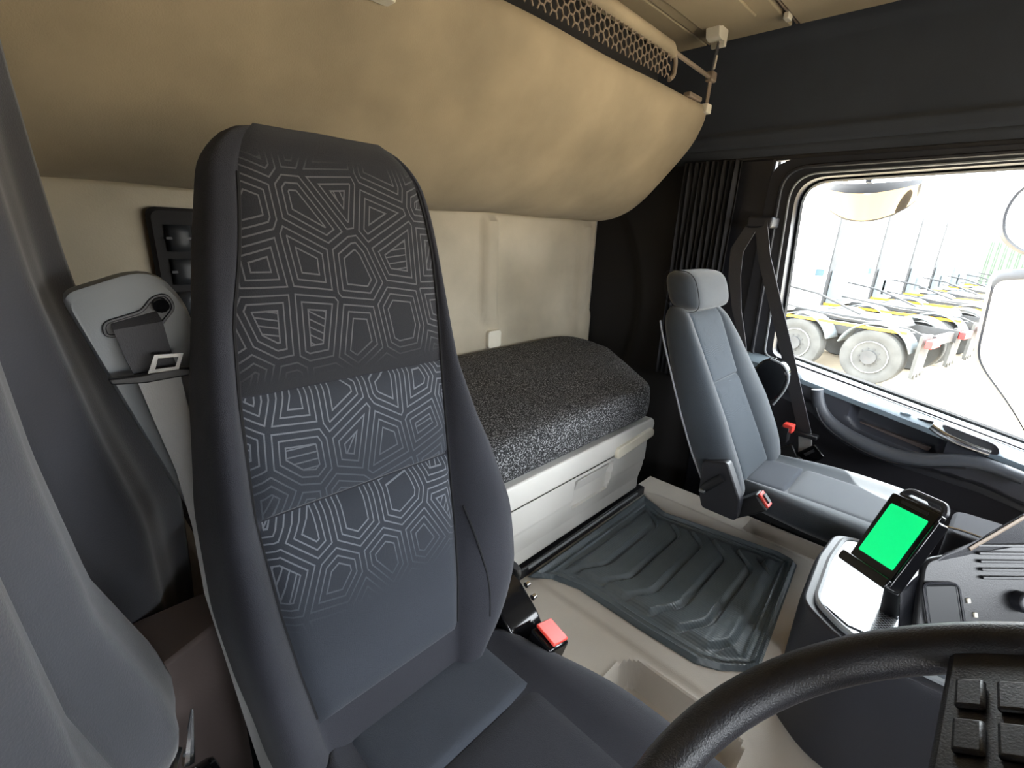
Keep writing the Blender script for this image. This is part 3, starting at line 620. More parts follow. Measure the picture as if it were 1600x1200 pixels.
# clip on the back wall, air vent behind the seat
MB().loft([[(x, y, z) for x, z in rrect(.075, .075, .014, 4, 1.378, .862)] for y in (1.425, 1.449)]).build('wall_clip', 'pale', label='small pale rounded tab on the back wall above the mattress', cat='clip', bevel=.003)
AV = thing('air_vent', 'black louvred vent panel on the back wall behind the driver seat', 'vent', (.36, 1.45, 1.22))
vo = rrect(.30, .30, .02, 4, .387, 1.175)
MB().loft([[(x, y, z) for x, z in vo] for y in (1.446, 1.440)] + [[(.387 + (x - .387) * .95, 1.432, 1.175 + (z - 1.175) * .95) for x, z in vo], [(.387 + (x - .387) * .84, 1.434, 1.175 + (z - 1.175) * .84) for x, z in vo]]).build('frame', 'rear_dark', AV)
for r in range(3):
    for c in range(4):
        x0 = .268 + c * .060; z0 = 1.285 - r * .080
        MB().tube([(x0 + .004, 1.433, z0 - .010 * 0 - i * .0) for i in range(1)] + [(x0 + .054, 1.433, z0)], .0, 4) if False else None
        MB().grid(lambda u, v, x0=x0, z0=z0: (x0 + .053 * u, 1.431 - .010 * math.sin(math.pi * u), z0 - .062 * v), 6, 3).build('louvre', 'rubber', AV, solid=.002)
        MB().box((x0 - .001, 1.424, z0 - .034), (x0 + .054, 1.430, z0 - .028)).build('louvre_bar', 'black', AV)

# ------------------------------------------------------------------ upper bunk, folded rail and net
UB = thing('upper_bunk', 'tan fabric upper bunk seen from below, its edge facing the cab', 'bunk', (.9, 1.2, 1.6))
prof = [(1.440, 1.372), (1.36, 1.366), (1.24, 1.385), (1.147, 1.440), (1.05, 1.535), (.955, 1.640), (.915, 1.705), (.897, 1.760), (.905, 1.788), (.93, 1.80), (1.2, 1.81), (1.44, 1.81)]
pf = spline(prof[:9], 4) + prof[9:]
rings = []
for i in range(49):
    x = lerp(-.155, 1.985, i / 48); e = max(0, (x - 1.93) / .055)
    cy, cz = 1.30, 1.70
    w = .004 * math.sin(x * 5.2) + .003 * math.sin(x * 11)
    k = 1 - .05 * e * e
    k2 = 1 - 0.05 * smooth01((.3 - x) / .3) * 0
    rings.append([(x, cy + (y - cy) * k + (w if y < 1.3 else 0), cz + (z - cz) * k + (w * .8 if z < 1.7 else 0)) for y, z in pf])
MB().loft(rings).build('bunk_shell', 'tan', UB)
MB().box((1.80, .897, 1.790), (1.90, .925, 1.806)).build('edge_trim', 'taupe', UB, bevel=.004)
MB().box((1.925, .885, 1.760), (1.965, .92, 1.792)).build('strap_clip', 'pale', UB, bevel=.004)
RL = MB().loft([[(x, y, z) for x, y in rrect(.055, .035, .008, 3, .550, .895)] for z in (1.690, 1.72)]).build('reading_lamp', 'pale', UB, bevel=.003)
# guard rail
GR = thing('guard_net', 'honeycomb safety net on a tan rail along the upper bunk', 'net', (.9, .9, 1.85))
MB().tube([(-.15, .90, 1.905), (1.0, .90, 1.903), (1.62, .90, 1.893), (1.650, .90, 1.880)], [.020, .020, .019, .014], 12).build('rail', 'tan', GR)
MB().tube([(1.640, .90, 1.888), (1.94, .90, 1.880)], .0075, 8).build('rail_rod', 'taupe', GR)
MB().grid(lambda u, v: (lerp(-.15, 1.66, u), .955, lerp(1.813, 1.905, v)), 2, 2).build('net_shade_sheet', 'rear_dark', GR, solid=.002)  # dark sheet stands for the unlit space behind the net
hx = MB(); a = .0150
def seg(p, q, r=.0020):
    (x0, z0), (x1, z1) = p, q; d = Vector((x1 - x0, z1 - z0)); L = d.length
    if L < 1e-5: return
    nx, nz = -d.y / L * r, d.x / L * r
    hx.box((0, 0, 0), (0, 0, 0)) if False else hx.prism([(x0 - nx, .897, z0 - nz), (x1 - nx, .897, z1 - nz), (x1 + nx, .897, z1 + nz), (x0 + nx, .897, z0 + nz)], (0, .003, 0))
dx = 1.5 * a; dz = math.sqrt(3) * a
for i in range(-4, 75):
    for j in range(4):
        cx = i * dx; cz = 1.805 + j * dz + (dz / 2 if i % 2 else 0)
        if cx > 1.63 or cx < .0: continue
        for k in (0, 1, 2):
            A = math.radians(60 * k); Bq = math.radians(60 * (k + 1))
            seg((cx + a * math.cos(A), cz + a * math.sin(A)), (cx + a * math.cos(Bq), cz + a * math.sin(Bq)))
hx.build('honeycomb_net', 'taupe', GR, smooth=False, kind='stuff')
MB().tube(spline([(1.650, .90, 1.885), (1.668, .90, 1.862), (1.665, .90, 1.825), (1.640, .90, 1.806)], 4), .008, 8).build('rail_end', 'taupe', GR)
# strap holding the rail to the ceiling
RS = thing('retaining_strap', 'short taupe strap from ceiling hook to upper bunk corner', 'strap', (1.95, .90, 1.9))
MB().tube([(1.945, .90, 1.77), (1.950, .90, 1.875)], .010, 8, flat=(1.0, .6, (1, 0, 0))).build('lower_strap', 'taupe', RS)
MB().box((1.932, .885, 1.865), (1.972, .915, 1.900)).build('strap_block', 'taupe', RS, bevel=.006)
strap([(1.953, .90, 1.895), (1.962, .90, 1.94), (1.972, .90, 1.99), (1.985, .90, 2.015)], [.020, .024, .018, .014], (1, 0, .2)).build('upper_strap', 'webbing', RS)
MB().tube([(1.957, .896, 1.910), (1.966, .896, 1.955)], .004, 6).build('strap_adjuster', 'pale', RS)
CB = MB().loft([[(x, .88, z) for x, z in roundpoly([(1.915, 2.040), (1.925, 2.004), (1.955, 1.998), (1.975, 2.004), (1.975, 1.985), (1.995, 1.985), (1.998, 2.040)], .006, 3)], [(x, .93, z) for x, z in roundpoly([(1.915, 2.040), (1.925, 2.004), (1.955, 1.998), (1.975, 2.004), (1.975, 1.985), (1.995, 1.985), (1.998, 2.040)], .006, 3)]])
CB.build('ceiling_hook', 'pale', label='pale plastic hook on the ceiling above the bunk corner', cat='hook', bevel=.002)

# ------------------------------------------------------------------ engine tunnel, mat
def sdbox(x, y, cx, cy, hx_, hy, r):
    qx = abs(x - cx) - hx_ + r; qy = abs(y - cy) - hy + r
    return math.hypot(max(qx, 0), max(qy, 0)) + min(max(qx, qy), 0) - r
TZ = .338
def tun(u, v):
    x = lerp(.60, 1.735, u); y = lerp(-.60, .80, v); z = TZ
    z -= .055 * (1 - smooth01((sdbox(x, y, 1.665, .08, .055, .31, .03) + .014) / .014))
    z -= .065 * (1 - smooth01((sdbox(x, y, .74, .25, .115, .14, .05) + .014) / .014))
    z += .010 * (1 - smooth01(abs(sdbox(x, y, .74, .25, .115, .14, .05) - .006) / .008)) * .5
    z -= .006 * smooth01((sdbox(x, y, 1.24, .44, .345, .32, .08)) / .02)
    z += .006
    z -= .03 * smooth01((x - 1.715) / .02) ** 2 
    return (x, y, z)
tn = MB().grid(tun, 190, 170)
tn.build('floor_tunnel', 'tunnel', kind='structure', label='beige plastic engine tunnel between the seats')
tnl = bpy.data.objects['floor_tunnel']
MB().grid(lambda u, v: (1.735 + .02 * (1 - v) , lerp(-.6, .8, u), lerp(0, .315, v)), 4, 4).build('tunnel_side', 'taupe_dark', tnl)
MB().grid(lambda u, v: (.60 - .02 * (1 - v), lerp(-.6, .8, u), lerp(0, TZ, v)), 4, 4).build('tunnel_side', 'taupe_dark', tnl)
MB().box((.60, .742, TZ), (1.56, .80, TZ + .036)).build('tunnel_step', 'black', tnl, bevel=.006)
xl_t = [(.152, 1.047), (.175, 1.005), (.218, .965), (.263, .943), (.407, .938), (.60, .940), (.68, .915), (.735, .868)]
xr_t = [(.152, 1.075), (.193, 1.531), (.215, 1.548), (.255, 1.555), (.45, 1.52), (.613, 1.490), (.708, 1.528), (.735, 1.545)]
def mt(u, v):
    y = lerp(.152, .735, v); xa, xb = interp(y, xl_t), interp(y, xr_t); x = lerp(xa, xb, u)
    de = min(x - xa, (xb - x) , (.735 - y), (y - (.152 + (x - 1.047) * .085)) * 1.0 if x > 1.047 else 1, (x - xa) + 0)
    de = max(0.0, de)
    z = TZ + .006
    rim = (1 - smooth01(abs(de - .013) / .010)); z += .011 * rim + .004 * (1 - smooth01(abs(de - .036) / .006))
    inn = smooth01((de - .05) / .03)
    yy = y - .07 * smooth01((x - 1.36) / .10) ** 1.5 - .05 * smooth01((1.10 - x) / .12)
    s = (yy + .03) / .078; fr_ = s - math.floor(s)
    z += inn * .014 * (smooth01(fr_ / .28) * (1 - smooth01((fr_ - .90) / .10)))
    return (x, y, z)
MB().grid(mt, 150, 220).build('rubber_floor_mat', 'mat', label='black ribbed rubber mat on the engine tunnel', cat='mat')
bpy.data.objects['rubber_floor_mat'].location.z = 0.001

# ------------------------------------------------------------------ dashboard side
DB = thing('dashboard', 'black dashboard with centre stack facing the driver seat', 'dashboard', (1.1, -.6, 0))
MB().loft([[(x, y, z) for y, z in [(-1.19, .0), (-.66, .0), (-.60, .60), (-.60, .80), (-.68, .88), (-1.19, .92)]] for x in (XL + .01, XR - .08)]).build('dash_body', 'dash', DB, bevel=.03)
F = [(.927, -.044, .655), (.938, -.026, .745), (.957, -.035, .768), (1.006, -.064, .815), (1.044, -.095, .835), (1.119, -.148, .890), (1.30, -.30, .915), (1.30, -.42, .60), (1.02, -.16, .52)]
ex = Vector((.17, .0, -.03)) + Vector((.06, -.22, 0))
f2 = [Vector(p) for p in F]
MB().prism(f2, ex).build('centre_stack', 'dash', DB, bevel=.012, seg=3, ang=20)
MB().tube([Vector(p) + Vector((-.003, -.003, -.016)) for p in (F[4], F[5], F[6])], .0045, 8, flat=(1, .5, (0, 0, 1))).build('stack_edge_trim', 'taupe', DB)
n0 = Vector((-.72, -.62, .25)).normalized()
# plane frame of the panel
O0 = Vector((1.02, -.12, .73)); eX = Vector((.55, -.56, .02)).normalized(); nF = Vector((-.64, -.60, .47)); nF = (nF - eX * nF.dot(eX)).normalized(); eZ = nF.cross(eX); eZ = eZ if eZ.z > 0 else -eZ
def face_pt(a, b, c=0): return O0 + eX * a + eZ * b + (-nF if False else nF) * c
def box_on(name, a0, b0, a1, b1, c0, c1, m, par, bev=.003, label=None):
    return MB().prism([face_pt(a0, b0, c0), face_pt(a1, b0, c0), face_pt(a1, b1, c0), face_pt(a0, b1, c0)], nF * (c1 - c0)).build(name, m, par, bevel=bev, label=label)
DPAN = MB().prism([face_pt(a, b, .0) for a, b in roundpoly([(-.115, -.07), (.16, -.12), (.20, .12), (-.075, .075)], .02, 4)], nF * .012).build('stack_panel', 'black', DB, bevel=.004)
box_on('storage_slot', -.085, -.03, -.030, .035, .010, .016, 'rubber', DPAN)
MB().tube([face_pt(a, b, .016) for a, b in rrect(.060, .070, .01, 3, -.057, .003)], .0022, 6, closed=True).build('slot_rim', 'satin', DPAN)
for a, b in ((-.012, .010), (-.004, -.012)): box_on('indicator_lamp', a - .003, b - .004, a + .003, b + .004, .011, .015, 'pale', DPAN, .001)
MB().cyl(face_pt(.075, .010, .010), face_pt(.075, .010, .030), .017, 20).build('round_knob', 'satin', DPAN, bevel=.003)
MB().cyl(face_pt(.125, .010, .010), face_pt(.125, .010, .030), .017, 20).build('round_knob', 'satin', DPAN, bevel=.003)
box_on('toggle_block', .005, -.075, .060, -.030, .010, .022, 'black', DPAN, .004)
box_on('switch', .012, -.065, .028, -.045, .020, .030, 'satin', DPAN, .002); box_on('switch', .035, -.065, .052, -.045, .020, .030, 'satin', DPAN, .002)
for k in range(5): box_on('vent_slat', .015 + .0 * k, .045 + k * .013, .125, .050 + k * .013, .010, .018, 'black', DPAN, .001)
# pale tray between the stack and the passenger seat
tp = roundpoly([(.960, .104), (1.152, .116), (1.292, .108), (1.296, -.02), (1.296, -.33), (.91, -.33), (.893, .018)], [.03, .02, .04, .05, .02, .02, .05], 5)
TR = MB().loft([[(x, y, z) for x, y in tp] for z in (.345, .612)] + [[(1.12 + (x - 1.12) * .985, -.05 + (y + .05) * .97, .630) for x, y in tp]]).build('centre_console', 'satin', DB, bevel=.004)
ti_ = [(1.12 + (x - 1.12) * .90, -.05 + (y + .05) * .84, .631) for x, y in tp]
MB().add(ti_ + [(x, y, .635) for x, y, z in ti_], [tuple(range(len(ti_), 2 * len(ti_)))] + [(i, (i + 1) % len(ti_), len(ti_) + (i + 1) % len(ti_), len(ti_) + i) for i in range(len(ti_))]).build('tray_plate', 'tray', TR)
MB().tube([(x, y, .634) for x, y, z in ti_], .006, 6, closed=True).build('tray_lip', 'grey', TR)
MB().prism([(.975, .070, .636), (1.040, .074, .636), (1.035, .00, .636), (1.020, -.09, .636), (.955, -.09, .636), (.945, .02, .636)], (0, 0, .0015)).build('carbon_strip', 'carbon', TR, label='strip with a fine woven carbon look')
# handheld terminal in its cradle
HT = thing('handheld_terminal', 'black handheld terminal with a plain green screen in a cradle', 'handheld device', (1.01, .01, .72))
o_ = Vector((.987, .050, .753)); ux = (Vector((.936, -.014, .762)) - o_); uz = (Vector((1.061, .039, .866)) - o_)
wv = ux.length; ux.normalize(); uz = (uz - ux * uz.dot(ux)); hv = uz.length; uz.normalize(); nn = ux.cross(uz); nn = nn if nn.dot(Vector((-1, 1, .5))) > 0 else -nn
def hp(a, b, c=0): return o_ + ux * (a * wv) + uz * (b * hv) + nn * c
def hb(name, poly, c0, c1, m, par, bev=.003, label=None): return MB().prism([hp(a, b, c0) for a, b in poly], nn * (c1 - c0)).build(name, m, par, bevel=bev, label=label)
BD = hb('device_body', roundpoly([(-.02, -.02), (1.04, -.02), (1.06, 1.05), (-.04, 1.05)], .06, 4), -.016, 0, 'gloss', HT, .003)
hb('screen', roundpoly([(.10, .13), (.93, .13), (.93, .90), (.10, .90)], .03, 3), 0, .0015, 'screen', BD, 0)
hb('speaker_bar', roundpoly([(.25, .955), (.85, .955), (.85, 1.0), (.25, 1.0)], .02, 3), 0, .0015, 'black', BD, 0)
hb('cradle_back', roundpoly([(-.06, -.10), (1.08, -.10), (1.08, .9), (-.06, .9)], .05, 3), -.024, -.016, 'black', HT, .004)
hb('cradle_lip', roundpoly([(-.10, -.12), (1.10, -.12), (1.10, .02), (-.10, .02)], .05, 3), -.024, .012, 'gloss', HT, .004)
hb('cradle_side', [(1.05, -.08), (1.12, -.08), (1.12, .95), (1.05, .95)], -.024, .004, 'gloss', HT, .003)
TG = MB().tube([hp(a, b, -.012) for a, b in roundpoly([(.05, 1.05), (1.02, 1.05), (.92, 1.17), (.16, 1.17)], .08, 4)], .006, 8, closed=True).build('top_grip', 'satin', HT)
MB().tube([hp(.5, .35, -.030), hp(.55, .15, -.05), (1.05, -.03, .638)], [.012, .012, .016], 10).build('cradle_stem', 'black', DB)
# painted tray reflection and cup holder bits right of it
MB().box((1.10, -.14, .6375), (1.26, -.04, .6395)).build('tray_glare', 'glare', label='flat white patch standing for the reflection on the tray beside the terminal', cat='glare')
MB().loft([[(x, y, z) for x, y in roundpoly([(1.46, -.09), (1.62, -.10), (1.62, -.52), (1.46, -.52)], .03, 4)] for z in (.40, .650)]).build('cup_holder_block', 'doorlow', DB, bevel=.008)
MB().tube(spline([(1.470, -.075, .655), (1.478, -.11, .657), (1.480, -.150, .655)], 4), .003, 6).build('bright_trim', 'chrome', DB)

# ------------------------------------------------------------------ steering wheel
SWC = Vector((.292, -.085, .985)); tl = math.radians(36)
aX = Vector((1, 0, 0)); aY = Vector((0, -math.cos(tl), math.sin(tl))); aN = Vector((0, math.sin(tl), math.cos(tl)))
SW = thing('steering_wheel', 'black leather steering wheel at the bottom of the picture', 'steering wheel', tuple(SWC))
def wp(a, b, c=0): return SWC + aX * a + aY * b + aN * c
MB().tube([wp(.222 * math.cos(t), .222 * math.sin(t)) for t in [2 * math.pi * i / 72 for i in range(72)]], .020, 14, closed=True).build('rim', 'rim', SW)
hub = roundpoly([(-.07, -.05), (-.045, -.10), (.045, -.10), (.07, -.05), (.075, .05), (.04, .075), (-.04, .075), (-.075, .05)], .03, 4)
MB().loft([[wp(a, b, -.03) for a, b in hub], [wp(a, b, .0) for a, b in hub], [wp(a * .85, b * .85, .016) for a, b in hub]]).build('hub', 'satin', SW, bevel=.006)
for (a, b) in ((0, 0), (180, 0), (270, 0)):
    r = math.radians(a); d = Vector((math.cos(r), math.sin(r))); p = Vector((-d.y, d.x))
    w0, w1 = (.036, .030) if a in (0, 180) else (.020, .016)
    sp = MB().loft([[wp(*(d * .05 + p * w0), -.016), wp(*(d * .05 - p * w0), -.016), wp(*(d * .05 - p * w0), .008), wp(*(d * .05 + p * w0), .008)],
                    [wp(*(d * .215 + p * w1), -.010), wp(*(d * .215 - p * w1), -.010), wp(*(d * .215 - p * w1), .006), wp(*(d * .215 + p * w1), .006)]]).build('spoke', 'satin', SW, bevel=.006)
    if a in (0, 180):
        for i in range(2):
            for j in range(2):
                q = d * (.10 + .045 * i) + p * (-.012 + .024 * j)
                MB().prism([wp(q.x - .016, q.y - .009, .007), wp(q.x + .016, q.y - .009, .007), wp(q.x + .016, q.y + .009, .007), wp(q.x - .016, q.y + .009, .007)], aN * .005).build('wheel_button', 'black', sp, bevel=.003)
MB().cyl(wp(0, 0, -.02), wp(0, .02, -.30), .035, 20).build('steering_column', 'black', SW)
for sx in (1, -1):
    MB().tube([wp(.03 * sx, -.01, -.07), wp(.15 * sx, -.03, -.055), wp(.19 * sx, -.03, -.05)], [.008, .008, .010], 10).build('stalk', 'gloss', SW)
# pedals beyond the wheel
for nme, x in (('brake_pedal', .30), ('accelerator_pedal', .46)):
    pd = thing(nme, 'black rubber %s under the dashboard' % nme.replace('_', ' '), 'pedal', (x, -.42, .12))
    MB().prism([(x - .045, -.38, .08), (x + .045, -.38, .08), (x + .045, -.45, .20), (x - .045, -.45, .20)], (0, -.015, -.008)).build('pad', 'rubber', pd, bevel=.005)
    MB().tube([(x, -.43, .14), (x, -.56, .30)], .008, 8).build('arm', 'steel', pd)

# ------------------------------------------------------------------ outside: yard, trucks, fence, mirrors
GZ = -1.20
MB().add([(2.6, -120, GZ), (160, -120, GZ), (160, 120, GZ), (2.6, 120, GZ), (-120, -120, GZ), (2.6, -120, GZ), (2.6, 120, GZ), (-120, 120, GZ)], [(0, 1, 2, 3), (4, 5, 6, 7)]).build('ground', 'ground', kind='structure', smooth=False, label='pale sandy truck yard')
def circ(r, n=32): return [(r * math.cos(2 * math.pi * i / n), r * math.sin(2 * math.pi * i / n)) for i in range(n)]
def wheel_obj(parent, y, x, side, first={}):
    """twin wheel, centre (x, y, .52), outer face toward side"""
    key = side
    if key not in first:
        s = side; n = 32
        pr_ = [(.30, .0), (.30, .02), (.36, .0), (.44, -.012), (.50, .01), (.52, .05), (.52, .24), (.49, .29), (.30, .29)]
        me = MB().loft([[(s * -d if False else s * (-d + 0), r * math.cos(2 * math.pi * i / n), r * math.sin(2 * math.pi * i / n)) for i in range(n)] for r, d in pr_], caps=True)
        tyre = me.build('wheel', 'tyre')
        pr2 = [(.305, .0), (.295, -.02 + .0), (.285, .02), (.25, .05), (.235, .06), (.20, .045), (.12, .03), (.115, -.03), (.08, -.045), (.0, -.045)]
        rm = MB().loft([[(s * -(d), max(r, .001) * math.cos(2 * math.pi * i / n), max(r, .001) * math.sin(2 * math.pi * i / n)) for i in range(n)] for r, d in pr2], caps=False).build('wheel_rim', 'rimmetal')
        nb = MB()
        for k in range(10):
            t = 2 * math.pi * k / 10; nb.cyl((s * -.03, .170 * math.cos(t), .170 * math.sin(t)), (s * .01, .170 * math.cos(t), .170 * math.sin(t)), .018, 6)
        nb = nb.build('wheel_nuts', 'frame', kind='stuff')
        hl = MB()
        for k in range(10):
            t = 2 * math.pi * (k + .5) / 10; hl.cyl((s * -.05, .222 * math.cos(t), .222 * math.sin(t)), (s * -.046, .222 * math.cos(t), .222 * math.sin(t)), .026, 10)
        hl = hl.build('rim_holes', 'black', kind='stuff')
        hb_ = MB().cyl((s * .0, 0, 0), (s * .055, 0, 0), .13, 20).build('hub_cap', 'frame')
        first[key] = (tyre, rm, nb, hl, hb_); objs = first[key]
        for q in objs[1:]: q.parent = tyre
    else:
        src = first[key]; objs = [q.copy() for q in src]
        for q in objs: COL.objects.link(q)
        for q in objs[1:]: q.parent = objs[0]
    objs[0].parent = parent; objs[0].location = (x, y, .52)
    return objs
PROTO = {}
def truck(x, y, label, group, decal=False):
    T = bpy.data.objects.new('truck', None); COL.objects.link(T); T.location = (x, y, GZ); T.rotation_euler = (0, 0, -.2); T['label'] = label; T['category'] = 'truck'; T['group'] = group
    if not PROTO:
        L = []
        def b(mb, nme, m, **k): o = mb.build(nme, m, **k); L.append(o); o.parent = T; return o
        # cab: near side at x=0
        side = roundpoly([(2.35, .95), (2.35, 3.55), (2.75, 3.85), (4.3, 3.80), (4.62, 2.6), (4.70, 1.6), (4.70, .75), (3.95, .75), (3.80, 1.15), (3.20, 1.15), (3.05, .95)], [.1, .3, .2, .3, .2, .1, .15, .1, .15, .15, .1], 4)
        cab = b(MB().loft([[(.06, 3.5 + (yy - 3.5) * .97, 2.2 + (zz - 2.2) * .97) for yy, zz in side], [(.0, yy, zz) for yy, zz in side], [(2.5, yy, zz) for yy, zz in side], [(2.44, 3.5 + (yy - 3.5) * .97, 2.2 + (zz - 2.2) * .97) for yy, zz in side]][1:3]), 'cab', 'white', bevel=.05)
        L.append(MB().loft([[(xx, yy, zz) for yy, zz in roundpoly([(3.45, 2.30), (3.45, 2.95), (4.20, 2.95), (4.45, 2.30)], .1, 4)] for xx in (-.006, .02)]).build('cab_window', 'glass_dark')); L[-1].parent = cab
        L.append(MB().loft([[(xx, yy, zz) for yy, zz in roundpoly([(2.45, 1.75), (2.45, 1.92), (2.75, 1.92), (2.75, 1.75)], .03, 3)] for xx in (-.006, .02)]).build('cab_vent', 'glass_dark')); L[-1].parent = cab
        L.append(MB().box((-.01, 2.32, 1.0), (.30, 2.36, 3.5)).build('cab_rear_edge', 'frame')); L[-1].parent = cab
        L.append(MB().box((-.012, 3.25, 1.02), (-.002, 4.5, 1.06)).build('cab_stripe', 'yellow')); L[-1].parent = cab
        b(MB().box((.55, -.75, .78), (.65, 4.4, 1.02)).box((1.85, -.75, .78), (1.95, 4.4, 1.02)).box((.6, -.7, .8), (1.9, -.62, .98)).box((.6, 1.9, .8), (1.9, 2.0, .98)), 'chassis_frame', 'frame', kind='stuff')
        b(MB().loft([[(xx, yy, zz) for yy, zz in [(-.1, 1.02), (1.5, 1.02), (1.4, 1.16), (.0, 1.16)]] for xx in (.75, 1.75)]), 'fifth_wheel', 'frame', bevel=.02)
        b(MB().cyl((.05, 2.9, .72), (.05, 1.95, .72), .30, 18), 'fuel_tank', 'rimmetal')
        b(MB().box((.02, -.45, 1.035), (.06, 2.3, 1.085)), 'reflective_strip', 'yellow')
        b(MB().box((.1, 2.05, 1.05), (.5, 2.3, 1.9)).box((.1, 2.0, 1.2), (.5, 2.1, 1.6)), 'air_box', 'fender', kind='stuff')
        for yy in (0.0, 1.38):
            for xx, sd in ((.0, -1), (2.4, 1)):
                arc = [math.radians(a_) for a_ in range(15, 166, 10)]
                b(MB().loft([[(xx + q, yy + .60 * math.cos(t), .56 + .60 * math.sin(t)) for q in (-.02 if sd < 0 else -.5, .5 if sd < 0 else .02)] for t in arc], caps=False, closed=False), 'mudguard', 'fender', solid=.02)
        for xx in (.0, 1.9):
            zz = [(0, .28), (.08, .36), (.16, .24), (.24, .36), (.32, .26), (.40, .36), (.48, .28)]
            b(MB().prism([(xx, -.66, 1.05), (xx + .5, -.66, 1.05)] + [(xx + q, -.66, w_) for q, w_ in zz[::-1]], (0, -.05, 0)), 'mudflap', 'tyre')
            b(MB().box((xx - .02, -.86, .86), (xx + .45, -.76, 1.0)), 'tail_lamp', 'tail', bevel=.01)
        b(MB().cyl((.3, 0, .52), (2.1, 0, .52), .09, 12), 'axle', 'frame'); b(MB().cyl((.3, 1.38, .52), (2.1, 1.38, .52), .09, 12), 'axle', 'frame')
        b(MB().tube([(.3, -.7, 1.0), (.28, -.4, 1.12), (.25, .7, 1.14), (.25, 2.2, 1.3)], .02, 6).tube([(.8, .6, 1.2), (.9, 1.5, 1.5), (.9, 2.2, 1.6)], .025, 6), 'air_lines', 'frame', kind='stuff')
        b(MB().box((-.25, 4.3, 2.1), (-.05, 4.45, 2.75)), 'side_mirror', 'frame', bevel=.03)
        PROTO['parts'] = L; PROTO['root'] = T
    else:
        mp = {}
        for q in PROTO['parts']:
            c = q.copy(); COL.objects.link(c); mp[q.name] = c
            c.parent = T if q.parent == PROTO['root'] else mp[q.parent.name]
    for yy in (0.0, 1.38, 3.5):
        wheel_obj(T, yy, .0, -1); wheel_obj(T, yy, 2.5, 1)
    if decal:
        fl = MB()
        for pts in ([(2.45, 1.2), (2.7, 1.35), (2.55, 1.6), (2.85, 1.75), (2.65, 2.0), (2.95, 2.2), (2.7, 2.45)], [(2.75, 1.25), (2.9, 1.5), (2.75, 1.7), (3.05, 1.9), (2.9, 2.15), (3.1, 2.4), (2.85, 2.6)], [(2.95, 1.3), (3.1, 1.6), (3.0, 1.8), (3.2, 2.1)]):
            fl.tube(spline([(-.004, a + .25, (b2 - 1.2) * 1.25 + 1.5) for a, b2 in pts], 4), .03, 5)
        fl.build('flame_decal', 'line').parent = T
    return T
tr = [(11.0, 1.15), (14.1, .52), (17.4, -.02), (20.6, -.50), (23.8, -.95), (27.0, -1.35), (30.2, -1.75)]
lab = ['white truck tractor unit parked nearest outside the passenger window', 'second white tractor unit in the parked row, flame decal on its cab', 'third white tractor unit of the parked row, dark cab window showing',
       'fourth white tractor unit of the parked row', 'fifth white tractor unit of the parked row', 'sixth white tractor unit of the parked row, near the green fence', 'last white tractor unit of the parked row']
for i, ((x, y), lb) in enumerate(zip(tr, lab)): truck(x, y, lb, 'white tractor units parked in the yard', decal=(i == 1))
# corrugated steel fence
FN = MB()
pts = []
for i in range(241):
    y = lerp(1.6, -16, i / 240); pts.append([(38 + .12 * (1 if (i // 2) % 2 else -1), y, z) for z in (GZ, 2.0)])
FN.loft(pts, caps=False, closed=False).build('corrugated_fence', 'fence', solid=.03, smooth=False, label='pale green corrugated steel shed wall beyond the trucks', cat='fence')
# bare tree behind the first cab
TRE = thing('bare_tree', 'bare leafless tree beyond the parked trucks', 'tree', (24, 7.0, GZ))
MB().tube([(24, 7, GZ), (24.1, 6.9, 1.5), (24, 6.7, 3)], [.25, .18, .12], 8).build('trunk', 'bark', TRE)
tw = MB(); rr = random.Random(3)
def branch(p, d, L, r, n):
    q = p + d * L; tw.tube([p, q], [r, r * .6], 4)
    if n:
        for k in range(3): branch(q, (d + Vector((rr.uniform(-.7, .7), rr.uniform(-.7, .7), rr.uniform(-.3, .6)))).normalized(), L * .72, r * .6, n - 1)
for k in range(5): branch(Vector((24, 6.7, 2.6)), Vector((rr.uniform(-.5, .5), rr.uniform(-1, .6), .8)).normalized(), 1.3, .07, 4)
tw.build('twigs', 'bark', TRE, kind='stuff', smooth=False)
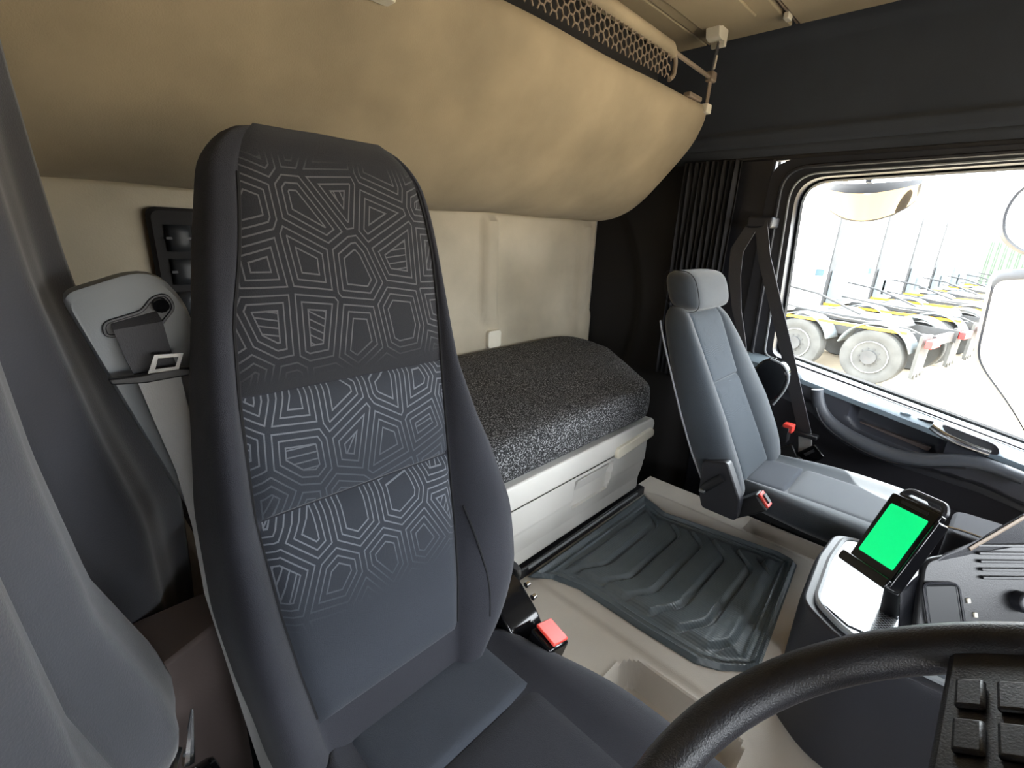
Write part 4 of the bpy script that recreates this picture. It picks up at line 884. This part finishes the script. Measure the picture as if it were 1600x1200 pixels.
# door mirrors
def mirror(R, x, poly, rad, th, tilt=0.0):
    rp = roundpoly(poly, rad, 6); cy = sum(p[0] for p in rp) / len(rp); cz = sum(p[1] for p in rp) / len(rp)
    def pos(y, z, dx): return (x + dx + (y - cy) * tilt, y, z)
    MB().loft([[pos(cy + (y - cy) * .93, cz + (z - cz) * .95, 0.002) for y, z in rp], [pos(y, z, -.004) for y, z in rp], [pos(cy + (y - cy) * 1.10, cz + (z - cz) * 1.07, .01) for y, z in rp], [pos(cy + (y - cy) * 1.10, cz + (z - cz) * 1.07, th * .6) for y, z in rp], [pos(cy + (y - cy) * .8, cz + (z - cz) * .85, th) for y, z in rp]]).build('housing', 'satin', R)
    MB().add([pos(cy + (y - cy) * .925, cz + (z - cz) * .945, .0) for y, z in rp], [tuple(range(len(rp)))]).build('mirror_glass', 'mirror', R, smooth=False)
    return R
m1 = thing('door_mirror', 'tall door mirror with a smaller wide-angle mirror above it, outside the window', 'mirror', (2.5, -.2, 1.2))
mirror(m1, 2.5, [(-.035, 1.215), (-.30, 1.26), (-.30, .62), (-.21, .745), (-.090, .865), (-.060, .92)], [.04, .03, .04, .1, .05, .05], .10, 1.05)
MB().tube([(2.45, -.28, 1.27), (2.40, -.50, 1.42), (2.14, -.80, 1.45)], .02, 8).build('mirror_arm', 'satin', m1)
mirror(m1, 2.5, [(.0, 1.455), (-.03, 1.545), (-.30, 1.58), (-.30, 1.28), (-.09, 1.300), (-.02, 1.36)], [.05, .05, .03, .04, .05, .04], .10, 1.05)
KM = thing('kerb_mirror', 'curved kerb-view mirror hanging above the passenger window', 'mirror', (2.35, .40, 1.5))
def kpt(u, v, dx=0.0):
    e = math.sin(math.pi * u); zt_ = 1.528 - .032 * e; zb_ = 1.512 - .112 * max(e, 0) ** .55
    return (2.30 + .10 * v + .030 * (2 * u - 1) ** 2 + dx, lerp(.562, .232, u), lerp(zt_, zb_, v))
MB().grid(lambda u, v: kpt(u, v), 24, 10).build('mirror_glass', 'mirror_tan_reflection', KM)
hs = []
for i in range(25):
    u = i / 24; a_, b_ = Vector(kpt(u, 0)), Vector(kpt(u, 1)); e = math.sin(math.pi * u)
    hs.append([a_ + Vector((-.004, 0, -.002)), a_ + Vector((.01, 0, .014 + .022 * e)), a_ + Vector((.07, 0, .012 + .018 * e)), b_ + Vector((.05, 0, .02)), b_ + Vector((.004, 0, -.004)), b_ + Vector((-.002, 0, .001)), b_ + Vector((.006, 0, .003)), a_ + Vector((.006, 0, -.001))])
MB().loft(hs).build('housing', 'satin', KM)
MB().tube([(2.38, .40, 1.54), (2.38, .40, 1.70), (2.20, .40, 1.74)], .012, 8).build('mirror_arm', 'satin', KM)
